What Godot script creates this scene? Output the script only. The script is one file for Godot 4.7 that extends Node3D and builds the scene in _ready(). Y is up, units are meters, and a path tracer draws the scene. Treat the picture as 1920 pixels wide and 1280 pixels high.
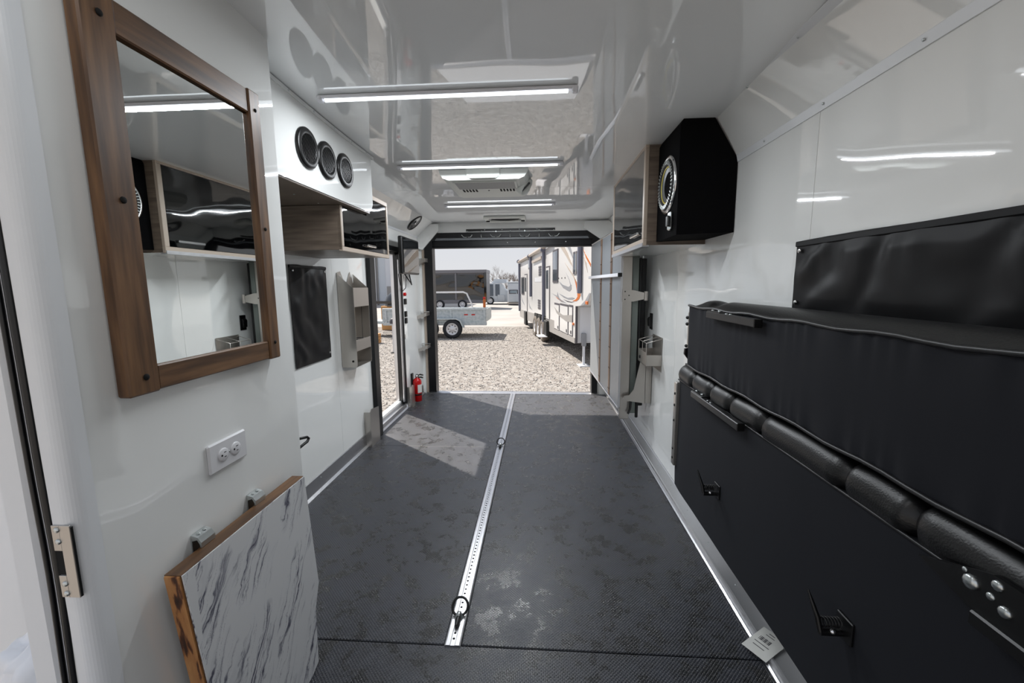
extends Node3D

var M := {}
var T := {}
var used := {}
var rng := RandomNumberGenerator.new()
var local_things := {}
var shared := {}

const CEIL := 2.03
const XL := -1.41
const XR := 0.875
const ZR := -4.92
const GY := -0.62

# ------------------------------------------------------------------ naming
func numbered(n: String) -> String:
	if not used.has(n):
		used[n] = 0
		return n
	used[n] += 1
	return "%s_%03d" % [n, used[n]]

func tag(o: Node, label: String, cat: String, group := "", kind := "") -> void:
	o.set_meta("label", label)
	if cat != "": o.set_meta("category", cat)
	if group != "": o.set_meta("group", group)
	if kind != "": o.set_meta("kind", kind)

func thing(n: String, label: String, cat: String, at := Vector3.ZERO, group := "") -> Node3D:
	var o := Node3D.new()
	o.name = numbered(n)
	add_child(o)
	o.position = at
	tag(o, label, cat, group)
	return o

# mesh is built in world coordinates unless the thing is listed in local_things
func part(parent: Node3D, n: String, st, m: Material) -> MeshInstance3D:
	var mi := MeshInstance3D.new()
	mi.name = n
	mi.mesh = st if st is Mesh else fin(st)
	mi.material_override = m
	parent.add_child(mi, true)
	if parent.get_parent() == self and not (parent is MeshInstance3D) and not local_things.has(parent):
		mi.position = -parent.position
	return mi

func solo(n: String, st, m: Material, label: String, cat: String, group := "", kind := "") -> MeshInstance3D:
	var mi := MeshInstance3D.new()
	mi.name = numbered(n)
	mi.mesh = st if st is Mesh else fin(st)
	mi.material_override = m
	add_child(mi)
	tag(mi, label, cat, group, kind)
	return mi

func struct(n: String, st, m: Material, label: String, cat: String) -> MeshInstance3D:
	return solo(n, st, m, label, cat, "", "structure")

# ------------------------------------------------------------------ meshes
func S(smooth := false) -> SurfaceTool:
	var st := SurfaceTool.new()
	st.begin(Mesh.PRIMITIVE_TRIANGLES)
	st.set_smooth_group(0 if smooth else -1)
	return st

func fin(st: SurfaceTool) -> ArrayMesh:
	st.generate_normals()
	return st.commit()

func tri(st: SurfaceTool, a: Vector3, b: Vector3, c: Vector3) -> void: # counter-clockwise from outside
	st.add_vertex(a); st.add_vertex(c); st.add_vertex(b)

func quad(st: SurfaceTool, a: Vector3, b: Vector3, c: Vector3, d: Vector3) -> void:
	tri(st, a, b, c); tri(st, a, c, d)

func tri_out(st: SurfaceTool, a: Vector3, b: Vector3, c: Vector3, o: Vector3) -> void:
	if (b - a).cross(c - a).dot((a + b + c) / 3.0 - o) > 0.0: tri(st, a, b, c)
	else: tri(st, a, c, b)

func quad_out(st: SurfaceTool, a: Vector3, b: Vector3, c: Vector3, d: Vector3, o: Vector3) -> void:
	tri_out(st, a, b, c, o); tri_out(st, a, c, d, o)

# bevelled box by centre and size, with its own transform
func box(st: SurfaceTool, c: Vector3, s: Vector3, b := 0.002, xf := Transform3D.IDENTITY) -> SurfaceTool:
	var h := s * 0.5
	b = minf(b, minf(h.x, minf(h.y, h.z)) * 0.9)
	var o: Vector3 = xf * c
	var p = func(sg: Vector3, ax: int) -> Vector3:
		var v := Vector3(h.x - b, h.y - b, h.z - b)
		v[ax] = h[ax]
		return xf * (c + Vector3(v.x * sg.x, v.y * sg.y, v.z * sg.z))
	for ax in 3:
		var i := (ax + 1) % 3
		var j := (ax + 2) % 3
		for s1 in [-1.0, 1.0]:
			var q := []
			for e in [[-1.0, -1.0], [1.0, -1.0], [1.0, 1.0], [-1.0, 1.0]]:
				var sg := Vector3.ZERO
				sg[ax] = s1; sg[i] = e[0]; sg[j] = e[1]
				q.append(p.call(sg, ax))
			quad_out(st, q[0], q[1], q[2], q[3], o)
		for s1 in [-1.0, 1.0]:
			for s2 in [-1.0, 1.0]:
				var sa := Vector3.ZERO
				sa[i] = s1; sa[j] = s2; sa[ax] = -1.0
				var sb := sa
				sb[ax] = 1.0
				quad_out(st, p.call(sa, i), p.call(sb, i), p.call(sb, j), p.call(sa, j), o)
	for sx in [-1.0, 1.0]:
		for sy in [-1.0, 1.0]:
			for sz in [-1.0, 1.0]:
				var sg := Vector3(sx, sy, sz)
				tri_out(st, p.call(sg, 0), p.call(sg, 1), p.call(sg, 2), o)
	return st

# box from two corners
func bx(st: SurfaceTool, x0: float, x1: float, y0: float, y1: float, z0: float, z1: float, b := 0.002) -> SurfaceTool:
	return box(st, Vector3((x0 + x1) / 2, (y0 + y1) / 2, (z0 + z1) / 2), Vector3(absf(x1 - x0), absf(y1 - y0), absf(z1 - z0)), b)

# polygon (local xy) extruded along local z from d0 to d1
func prism(st: SurfaceTool, poly: PackedVector2Array, xf: Transform3D, d0: float, d1: float) -> SurfaceTool:
	var P := poly.duplicate()
	if Geometry2D.is_polygon_clockwise(P): P.reverse()
	if d0 > d1:
		var t := d0
		d0 = d1; d1 = t
	var idx := Geometry2D.triangulate_polygon(P)
	for k in range(0, idx.size(), 3):
		var a := P[idx[k]]
		var b := P[idx[k + 1]]
		var c := P[idx[k + 2]]
		if (b - a).cross(c - a) < 0:
			var t := b
			b = c; c = t
		tri(st, xf * Vector3(a.x, a.y, d1), xf * Vector3(b.x, b.y, d1), xf * Vector3(c.x, c.y, d1))
		tri(st, xf * Vector3(a.x, a.y, d0), xf * Vector3(c.x, c.y, d0), xf * Vector3(b.x, b.y, d0))
	var n := P.size()
	for k in n:
		var a := P[k]
		var b := P[(k + 1) % n]
		quad(st, xf * Vector3(a.x, a.y, d0), xf * Vector3(b.x, b.y, d0), xf * Vector3(b.x, b.y, d1), xf * Vector3(a.x, a.y, d1))
	return st

func V2(a: Array) -> PackedVector2Array:
	var p := PackedVector2Array()
	for i in range(0, a.size(), 2): p.append(Vector2(a[i], a[i + 1]))
	return p

# profiles: xy extruded along z
func prism_z(st: SurfaceTool, a: Array, z0: float, z1: float) -> SurfaceTool:
	return prism(st, V2(a), Transform3D.IDENTITY, z0, z1)

# profiles (z,y) on a plane across x: local x = -z world
func prism_x(st: SurfaceTool, a: Array, x0: float, x1: float) -> SurfaceTool:
	var p := PackedVector2Array()
	for i in range(0, a.size(), 2): p.append(Vector2(-a[i], a[i + 1]))
	return prism(st, p, Transform3D(Basis(Vector3(0, 0, -1), Vector3(0, 1, 0), Vector3(1, 0, 0)), Vector3.ZERO), x0, x1)

# profiles (x,z) extruded along y
func prism_y(st: SurfaceTool, a: Array, y0: float, y1: float) -> SurfaceTool:
	var p := PackedVector2Array()
	for i in range(0, a.size(), 2): p.append(Vector2(a[i], -a[i + 1]))
	return prism(st, p, Transform3D(Basis(Vector3(1, 0, 0), Vector3(0, 0, -1), Vector3(0, 1, 0)), Vector3.ZERO), y0, y1)

func tube(st: SurfaceTool, pts: Array, r, seg := 8, closed := false) -> SurfaceTool:
	st.set_smooth_group(0)
	var n := pts.size()
	var rings := []
	var up := Vector3.UP
	for i in n:
		var a: Vector3 = pts[(i - 1 + n) % n] if (closed or i > 0) else pts[i]
		var b: Vector3 = pts[(i + 1) % n] if (closed or i < n - 1) else pts[i]
		var t := (b - a).normalized()
		if i == 0 and absf(t.dot(up)) > 0.95: up = Vector3.RIGHT
		var u := (up - t * up.dot(t)).normalized()
		up = u
		var v := t.cross(u)
		var rr: float = r[i] if r is Array else r
		var ring := []
		for k in seg:
			var an := TAU * k / seg
			ring.append(pts[i] + (u * cos(an) + v * sin(an)) * rr)
		rings.append(ring)
	for i in (n if closed else n - 1):
		var A: Array = rings[i]
		var B: Array = rings[(i + 1) % n]
		for k in seg:
			var k2 := (k + 1) % seg
			quad(st, A[k], A[k2], B[k2], B[k])
	if not closed:
		st.set_smooth_group(-1)
		for k in range(1, seg - 1):
			tri(st, rings[0][0], rings[0][k + 1], rings[0][k])
			tri(st, rings[n - 1][0], rings[n - 1][k], rings[n - 1][k + 1])
	st.set_smooth_group(-1)
	return st

# profile [r, y, r, y ...] turned about local y
func lathe(st: SurfaceTool, prof: Array, xf := Transform3D.IDENTITY, seg := 24, smooth := true, arc := TAU) -> SurfaceTool:
	st.set_smooth_group(0 if smooth else -1)
	for i in range(0, prof.size() - 2, 2):
		var r0: float = prof[i]
		var y0: float = prof[i + 1]
		var r1: float = prof[i + 2]
		var y1: float = prof[i + 3]
		for k in seg:
			var a0 := arc * k / seg
			var a1 := arc * (k + 1) / seg
			var p = xf * Vector3(r0 * cos(a0), y0, -r0 * sin(a0))
			var q = xf * Vector3(r0 * cos(a1), y0, -r0 * sin(a1))
			var r = xf * Vector3(r1 * cos(a1), y1, -r1 * sin(a1))
			var s = xf * Vector3(r1 * cos(a0), y1, -r1 * sin(a0))
			if r0 > 1e-6: tri(st, p, q, r)
			if r1 > 1e-6: tri(st, p, r, s)
	st.set_smooth_group(-1)
	return st

# transform whose local y points along n
func along(n: Vector3, at: Vector3) -> Transform3D:
	n = n.normalized()
	var u := Vector3.RIGHT if absf(n.x) < 0.9 else Vector3.FORWARD
	var x := (u - n * u.dot(n)).normalized()
	return Transform3D(Basis(x, n, x.cross(n)), at)

# f(u, v) -> point; a grid of nu x nv; normals by u x v
func grid(st: SurfaceTool, f: Callable, nu: int, nv: int, flip := false) -> SurfaceTool:
	st.set_smooth_group(0)
	var P := []
	for i in nu + 1:
		var row := []
		for j in nv + 1: row.append(f.call(float(i) / nu, float(j) / nv))
		P.append(row)
	for i in nu:
		for j in nv:
			if flip: quad(st, P[i][j], P[i][j + 1], P[i + 1][j + 1], P[i + 1][j])
			else: quad(st, P[i][j], P[i + 1][j], P[i + 1][j + 1], P[i][j + 1])
	st.set_smooth_group(-1)
	return st

# a sheet with thickness: front displaced by f, closed by a flat back and four edges
func slab(f: Callable, nu: int, nv: int, back: Vector3, flip := false) -> SurfaceTool:
	var st := S()
	grid(st, f, nu, nv, flip)
	var g = func(u: float, v: float) -> Vector3: return f.call(u, v) + back
	grid(st, g, nu, nv, not flip)
	for e in 4:
		for i in (nu if e < 2 else nv):
			var n := nu if e < 2 else nv
			var t0 := float(i) / n
			var t1 := float(i + 1) / n
			var a: Vector3 = f.call(t0, float(e)) if e < 2 else f.call(float(e - 2), t0)
			var b: Vector3 = f.call(t1, float(e)) if e < 2 else f.call(float(e - 2), t1)
			if (e == 0 or e == 3) != flip: quad(st, a, a + back, b + back, b)
			else: quad(st, a, b, b + back, a + back)
	return st

func screw(parent: Node3D, at: Vector3, n: Vector3, r: float, m: Material, called := "screw") -> void:
	var key := "screw%.4f" % r
	if not shared.has(key):
		shared[key] = fin(lathe(S(), [r, 0.0, r, r * 0.25, r * 0.75, r * 0.5, r * 0.3, r * 0.62, 0.0, r * 0.64], Transform3D.IDENTITY, 10))
	var mi := part(parent, called, shared[key], m)
	mi.transform = along(n, at + mi.position)

# ------------------------------------------------------------------ materials
func mat(key: String, col: Color, rough := 0.5, metal := 0.0, spec := 0.5) -> StandardMaterial3D:
	var m := StandardMaterial3D.new()
	m.albedo_color = col
	m.roughness = rough
	m.metallic = metal
	m.metallic_specular = spec
	M[key] = m
	return m

func noise_tex(sz: int, freq: float, ramp: Array, seed_: int, oct := 4, warp := 0.0, bump := 0.0, gain := 0.5) -> NoiseTexture2D:
	var n := FastNoiseLite.new()
	n.noise_type = FastNoiseLite.TYPE_SIMPLEX_SMOOTH
	n.fractal_gain = gain
	n.seed = seed_
	n.frequency = freq
	n.fractal_octaves = oct
	if warp > 0.0:
		n.domain_warp_enabled = true
		n.domain_warp_amplitude = warp
		n.domain_warp_frequency = freq * 0.7
	var t := NoiseTexture2D.new()
	t.width = sz
	t.height = sz
	t.seamless = true
	t.noise = n
	if bump > 0.0:
		t.as_normal_map = true
		t.bump_strength = bump
	elif ramp.size() > 0:
		var g := Gradient.new()
		var offs := PackedFloat32Array()
		var cols := PackedColorArray()
		for k in range(0, ramp.size(), 2):
			offs.append(ramp[k]); cols.append(ramp[k + 1])
		g.offsets = offs
		g.colors = cols
		t.color_ramp = g
	return t

func tri_planar(m: StandardMaterial3D, sc: Vector3, world := true) -> void:
	m.uv1_triplanar = true
	m.uv1_world_triplanar = world
	m.uv1_scale = sc
	m.uv1_triplanar_sharpness = 4.0

func g(v: float) -> Color: return Color(v, v, v)

func make_materials() -> void:
	# glossy white sheet of walls and ceiling
	var w := mat("wall", Color(0.935, 0.94, 0.932), 0.03, 0.0, 0.75)
	mat("ceiling", Color(0.96, 0.968, 0.97), 0.025, 0.0, 0.8)
	mat("white_plastic", Color(0.84, 0.85, 0.83), 0.5)
	mat("outlet", Color(0.86, 0.86, 0.87), 0.25)
	mat("jamb", Color(0.90, 0.91, 0.92), 0.3)
	mat("black_gloss", Color(0.012, 0.013, 0.015), 0.03, 0.0, 0.75)
	mat("black_frame", Color(0.045, 0.05, 0.062), 0.4, 0.0, 0.45)
	mat("rubber", Color(0.03, 0.033, 0.038), 0.55)
	mat("gasket", Color(0.035, 0.04, 0.05), 0.3)
	mat("black_metal", Color(0.03, 0.03, 0.033), 0.35, 0.0, 0.5)
	mat("dark_hole", Color(0.01, 0.01, 0.01), 0.9)
	mat("chrome", Color(0.85, 0.85, 0.85), 0.15, 1.0)
	mat("zinc", Color(0.78, 0.8, 0.8), 0.3, 1.0)
	var al := mat("alu", Color(0.80, 0.80, 0.81), 0.36, 1.0)
	al.roughness_texture = noise_tex(512, 0.02, [0.0, g(0.75), 1.0, g(1.0)], 11)
	tri_planar(al, Vector3(3, 3, 3))
	mat("steel", Color(0.73, 0.71, 0.685), 0.3, 0.85)
	mat("alu_paint", Color(0.9, 0.9, 0.92), 0.3)
	mat("mirror", Color(0.93, 0.94, 0.935), 0.004, 1.0)
	mat("glass_dark", Color(0.05, 0.06, 0.07), 0.02, 0.0, 0.9)
	# rubber floor mat with coin relief, wet streaks
	var fm := mat("mat", Color(1, 1, 1), 1.0, 0.0, 0.65)
	
	fm.rim_enabled = true
	fm.rim = 0.22
	fm.rim_tint = 0.3
	fm.albedo_texture = noise_tex(1024, 0.010, [0.0, Color(0.02, 0.025, 0.042), 0.37, Color(0.028, 0.035, 0.058), 0.44, Color(0.065, 0.079, 0.122), 0.6, Color(0.082, 0.098, 0.145), 1.0, Color(0.14, 0.16, 0.21)], 21, 7, 0.0, 0.0, 0.72)
	fm.roughness_texture = noise_tex(1024, 0.010, [0.0, g(0.22), 0.37, g(0.26), 0.43, g(0.36), 0.6, g(0.39), 1.0, g(0.47)], 21, 7, 0.0, 0.0, 0.72)
	fm.normal_enabled = true
	fm.normal_texture = coin_normal()
	fm.normal_scale = 1.2
	tri_planar(fm, Vector3(0.625, 0.625, 0.625))
	# walnut stained wood
	var ramp := [0.0, Color(0.25, 0.165, 0.10), 0.35, Color(0.345, 0.24, 0.15), 0.6, Color(0.415, 0.295, 0.19), 1.0, Color(0.50, 0.365, 0.24)]
	var wt := noise_tex(512, 0.012, ramp, 31, 5, 5.0)
	for e in [["wood_v", Vector3(6, 0.5, 6)], ["wood_h", Vector3(6, 6, 0.5)]]:
		var m := mat(e[0], Color(1, 1, 1), 0.42)
		m.albedo_texture = wt
		tri_planar(m, e[1])
	var knot := mat("wood_edge", Color(1, 1, 1), 0.4)
	knot.albedo_texture = noise_tex(512, 0.01, [0.0, Color(0.12, 0.06, 0.03), 0.2, Color(0.33, 0.18, 0.09), 0.32, Color(0.70, 0.48, 0.28), 0.75, Color(0.80, 0.59, 0.37), 1.0, Color(0.62, 0.40, 0.23)], 33, 5, 25.0)
	tri_planar(knot, Vector3(5, 1.2, 5))
	var taupe := mat("laminate", Color(1, 1, 1), 0.35)
	taupe.albedo_texture = noise_tex(512, 0.012, [0.0, Color(0.36, 0.315, 0.275), 0.5, Color(0.44, 0.39, 0.345), 1.0, Color(0.51, 0.455, 0.405)], 35, 4, 12.0)
	tri_planar(taupe, Vector3(0.6, 7, 0.6))
	mat("edge_band", Color(0.72, 0.66, 0.6), 0.4)
	mat("brass_strip", Color(0.46, 0.36, 0.28), 0.3, 0.7)
	mat("panel_grey", Color(0.46, 0.475, 0.49), 0.4)
	var fog := mat("poly_strip", Color(0.42, 0.45, 0.43), 0.2)
	fog.roughness = 0.25
	# marble laminate
	var mb := mat("marble", Color(1, 1, 1), 0.22)
	mb.albedo_texture = marble()
	tri_planar(mb, Vector3(1.25, 1.25, 1.25))
	# cloth
	var vn := mat("vinyl", Color(0.035, 0.035, 0.038), 0.36, 0.0, 0.5)
	vn.normal_enabled = true
	vn.normal_texture = noise_tex(512, 0.09, [], 41, 3, 0.0, 3.0)
	vn.normal_scale = 0.25
	tri_planar(vn, Vector3(4, 4, 4))
	var cl := mat("ticking", Color(0.045, 0.056, 0.085), 0.75, 0.0, 0.35)
	cl.rim_enabled = true
	cl.rim = 0.4
	cl.rim_tint = 0.5
	mat("curtain", Color(0.10, 0.10, 0.106), 0.42, 0.0, 0.3)
	var cp := mat("carpet", Color(0.05, 0.05, 0.056), 0.95, 0.0, 0.2)
	cp.normal_enabled = true
	cp.normal_texture = noise_tex(256, 0.3, [], 43, 2, 0.0, 6.0)
	cp.normal_scale = 0.6
	tri_planar(cp, Vector3(6, 6, 6))
	mat("piping", Color(0.10, 0.10, 0.105), 0.35)
	mat("red", Color(0.72, 0.02, 0.03), 0.22)
	mat("label_white", Color(0.85, 0.85, 0.83), 0.5)
	mat("yellow", Color(0.75, 0.68, 0.12), 0.4)
	mat("grey_cone", Color(0.35, 0.36, 0.37), 0.3, 0.4)
	mat("print_grey", Color(0.35, 0.35, 0.36), 0.6)
	mat("bag", Color(0.93, 0.94, 0.96), 0.35)
	# outdoors
	var gv := mat("gravel", Color(1, 1, 1), 0.95, 0.0, 0.2)
	gv.albedo_texture = noise_tex(1024, 0.012, [0.0, Color(0.43, 0.40, 0.375), 0.3, Color(0.545, 0.52, 0.50), 0.5, Color(0.625, 0.605, 0.585), 0.7, Color(0.685, 0.67, 0.655), 1.0, Color(0.78, 0.77, 0.76)], 51, 7, 0.0, 0.0, 0.78)
	gv.heightmap_enabled = true
	gv.heightmap_texture = noise_tex(1024, 0.09, [0.0, g(0.0), 1.0, g(1.0)], 52, 3)
	gv.heightmap_scale = 2.5
	gv.detail_enabled = true
	tri_planar(gv, Vector3(0.4, 0.4, 0.4))
	gv.detail_enabled = false
	mat("stone", Color(1, 1, 1), 0.9).vertex_color_use_as_albedo = true
	var cn := mat("concrete", Color(1, 1, 1), 0.9)
	cn.albedo_texture = noise_tex(512, 0.01, [0.0, Color(0.585, 0.57, 0.555), 1.0, Color(0.665, 0.65, 0.635)], 53, 4)
	tri_planar(cn, Vector3(0.06, 0.06, 0.06))
	mat("rv_white", Color(0.77, 0.77, 0.77), 0.25)
	mat("rv_grey", Color(0.57, 0.56, 0.55), 0.45)
	mat("rv_mid", Color(0.52, 0.53, 0.55), 0.35)
	mat("rv_taupe", Color(0.66, 0.62, 0.58), 0.35)
	mat("rv_orange", Color(0.70, 0.38, 0.14), 0.35)
	mat("rv_dark", Color(0.28, 0.27, 0.29), 0.4)
	mat("rv_light", Color(0.80, 0.81, 0.83), 0.3)
	mat("post_slate", Color(0.40, 0.41, 0.47), 0.4)
	mat("window_tint", Color(0.5, 0.54, 0.58), 0.04, 0.75, 0.9)
	mat("tire", Color(0.09, 0.10, 0.125), 0.7)
	mat("tire_dusty", Color(0.40, 0.37, 0.34), 0.85)
	mat("wheel", Color(0.82, 0.82, 0.83), 0.35, 0.3)
	var gz := mat("galvanized", Color(1, 1, 1), 0.45, 0.25)
	gz.albedo_texture = noise_tex(512, 0.02, [0.0, Color(0.62, 0.665, 0.68), 0.5, Color(0.70, 0.735, 0.75), 1.0, Color(0.77, 0.79, 0.80)], 54, 4)
	tri_planar(gz, Vector3(0.8, 0.8, 0.8))
	mat("amber", Color(0.72, 0.38, 0.14), 0.3)
	mat("trailer_black", Color(0.035, 0.045, 0.06), 0.06, 0.0, 0.7)
	mat("trailer_grey", Color(0.42, 0.42, 0.44), 0.4)
	mat("far_white", Color(0.76, 0.785, 0.81), 0.35)
	mat("far_pale", Color(0.74, 0.76, 0.78), 0.5)
	mat("bark", Color(0.40, 0.34, 0.30), 0.9)
	mat("lumber", Color(0.74, 0.55, 0.34), 0.7)
	mat("bag_print", Color(0.45, 0.5, 0.55), 0.5)

# relief of raised coins, two rows offset; repeated over a large image
func coin_normal() -> ImageTexture:
	var p := 16
	var h := Image.create(p, p, false, Image.FORMAT_RF)
	for y in p:
		for x in p:
			var best := 0.0
			for c in [[4, 4], [12, 12]]:
				var dx := absf(wrapf(x + 0.5 - c[0], -8, 8))
				var dy := absf(wrapf(y + 0.5 - c[1], -8, 8))
				var d := sqrt(dx * dx + dy * dy)
				best = maxf(best, clampf((4.6 - d) / 1.6, 0.0, 1.0))
			h.set_pixel(x, y, Color(best, best, best))
	var n := Image.create(p, p, false, Image.FORMAT_RGBA8)
	for y in p:
		for x in p:
			var dx := h.get_pixel((x + 1) % p, y).r - h.get_pixel((x - 1 + p) % p, y).r
			var dy := h.get_pixel(x, (y + 1) % p).r - h.get_pixel(x, (y - 1 + p) % p).r
			var v := Vector3(-dx, dy, 1.1).normalized()
			n.set_pixel(x, y, Color(v.x * 0.5 + 0.5, v.y * 0.5 + 0.5, v.z * 0.5 + 0.5, 1))
	var big := Image.create(2048, 2048, false, Image.FORMAT_RGBA8)
	for i in 128: big.blit_rect(n, Rect2i(0, 0, p, p), Vector2i(i * p, 0))
	var hgt := p
	while hgt < 2048:
		big.blit_rect(big.get_region(Rect2i(0, 0, 2048, hgt)), Rect2i(0, 0, 2048, hgt), Vector2i(0, hgt))
		hgt *= 2
	return ImageTexture.create_from_image(big)

func marble() -> ImageTexture:
	var a := FastNoiseLite.new()
	a.seed = 5; a.frequency = 0.02; a.fractal_octaves = 4
	var b := FastNoiseLite.new()
	b.seed = 9; b.frequency = 0.006; b.fractal_octaves = 3
	var sz := 512
	var im := Image.create(sz, sz, false, Image.FORMAT_RGB8)
	for y in sz:
		for x in sz:
			# veins run steeply: compress across, stretch along
			var s := x * 0.88 + y * 0.47
			var t := -x * 0.47 + y * 0.88
			var wv := b.get_noise_2d(s * 1.5, t * 0.6) * 26.0 + a.get_noise_2d(s * 2.0, t * 1.6) * 5.0
			var n1 := absf(a.get_noise_2d((s + wv) * 1.1, t * 0.10))
			var n2 := absf(a.get_noise_2d((s + wv * 0.8) * 2.6 + 300.0, t * 0.22))
			var mask := clampf(b.get_noise_2d(s * 1.5 + 80.0, t * 0.7) * 2.6 + 0.6, 0.0, 1.0)
			var v := clampf(1.0 - n1 / 0.075, 0.0, 1.0) * mask * 0.85
			v = maxf(v, clampf(1.0 - n2 / 0.05, 0.0, 1.0) * mask * 0.45)
			var soft := clampf(1.0 - n1 / 0.25, 0.0, 1.0) * mask * 0.12
			var k := clampf(v + soft, 0.0, 1.0)
			im.set_pixel(x, y, Color(0.86, 0.865, 0.87).lerp(Color(0.27, 0.27, 0.33), k))
	return ImageTexture.create_from_image(im)

var wave := FastNoiseLite.new()

# the ceiling sheet dips a little towards the rear
func cy(z: float) -> float:
	return CEIL + 0.02 * cos(PI / 1.5 * (clampf(z, -2.25, -0.75) + 0.75))

func bow(a: float, b: float, amp: float) -> float:
	return wave.get_noise_2d(a * 100.0, b * 100.0) * amp

# sheet on a plane across x; side = +1 faces +x
func wall_sheet(x: float, z0: float, z1: float, y0: float, y1: float, side: float, amp := 0.0022) -> SurfaceTool:
	var f = func(u: float, v: float) -> Vector3:
		var z := lerpf(z0, z1, u)
		var y := lerpf(y0, y1, v)
		var e := minf(minf(u, 1.0 - u) * absf(z1 - z0), minf(v, 1.0 - v) * absf(y1 - y0))
		return Vector3(x + bow(z + x * 7.0, y, amp) * clampf(e / 0.1, 0.0, 1.0), y, z)
	# z0 > z1 runs away from the camera
	return slab(f, maxi(2, int(absf(z1 - z0) / 0.05)), maxi(2, int((y1 - y0) / 0.05)), Vector3(-side * 0.03, 0, 0), side < 0.0)

# ------------------------------------------------------------------ scene
func _ready() -> void:
	rng.seed = 7
	wave.seed = 3
	wave.frequency = 0.016
	wave.fractal_octaves = 2
	# camera
	var cam := Camera3D.new()
	cam.name = "camera"
	cam.fov = 78.3155
	cam.near = 0.02
	cam.far = 400.0
	cam.transform = Transform3D(Basis(Vector3(0.99782591, -0.00952766, -0.06521256), Vector3(0.00056940, 0.99070440, -0.13603116), Vector3(0.06590243, 0.13569828, 0.98855594)), Vector3(0, 1.3, 0))
	add_child(cam)
	cam.current = true
	# sky
	var sky_m := ProceduralSkyMaterial.new()
	sky_m.sky_top_color = Color(0.66, 0.69, 0.745)
	sky_m.sky_horizon_color = Color(0.745, 0.747, 0.755)
	sky_m.sky_curve = 0.2
	sky_m.ground_bottom_color = Color(0.5, 0.47, 0.44)
	sky_m.ground_horizon_color = Color(0.7, 0.7, 0.7)
	var sky := Sky.new()
	sky.sky_material = sky_m
	var env := Environment.new()
	env.background_mode = Environment.BG_SKY
	env.sky = sky
	env.ambient_light_source = Environment.AMBIENT_SOURCE_DISABLED
	env.tonemap_mode = Environment.TONE_MAPPER_LINEAR
	env.tonemap_exposure = 1.5
	env.sdfgi_enabled = true
	env.ssao_enabled = true
	env.ssil_enabled = true
	var we := WorldEnvironment.new()
	we.name = "world_environment"
	we.environment = env
	add_child(we)
	# sun: high on the left, beyond the rear door
	var sun := DirectionalLight3D.new()
	sun.name = "sun"
	sun.light_energy = 1.9
	sun.light_color = Color(1.0, 0.965, 0.92)
	sun.light_angular_distance = 0.6
	sun.shadow_enabled = true
	sun.sky_mode = DirectionalLight3D.SKY_MODE_LIGHT_ONLY
	add_child(sun)
	sun.look_at_from_position(Vector3.ZERO, Vector3(1.13, -1.72, 0.945))
	make_materials()
	shell()
	floor_and_mats()
	ceiling_fittings()
	left_side()
	partition()
	right_side()
	beds()
	rear_end()
	outdoors()

func strip_trim(n: String, a: Vector3, b: Vector3, nrm: Vector3, w: float, label: String) -> MeshInstance3D:
	var d := (b - a).normalized()
	var side := nrm.cross(d).normalized()
	var xf := Transform3D(Basis(side, nrm, side.cross(nrm)), (a + b) / 2)
	var st := box(S(), Vector3(0, 0.0015, 0), Vector3(w, 0.003, (b - a).length()), 0.0012, xf)
	return struct(n, st, M.jamb, label, "trim")

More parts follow.
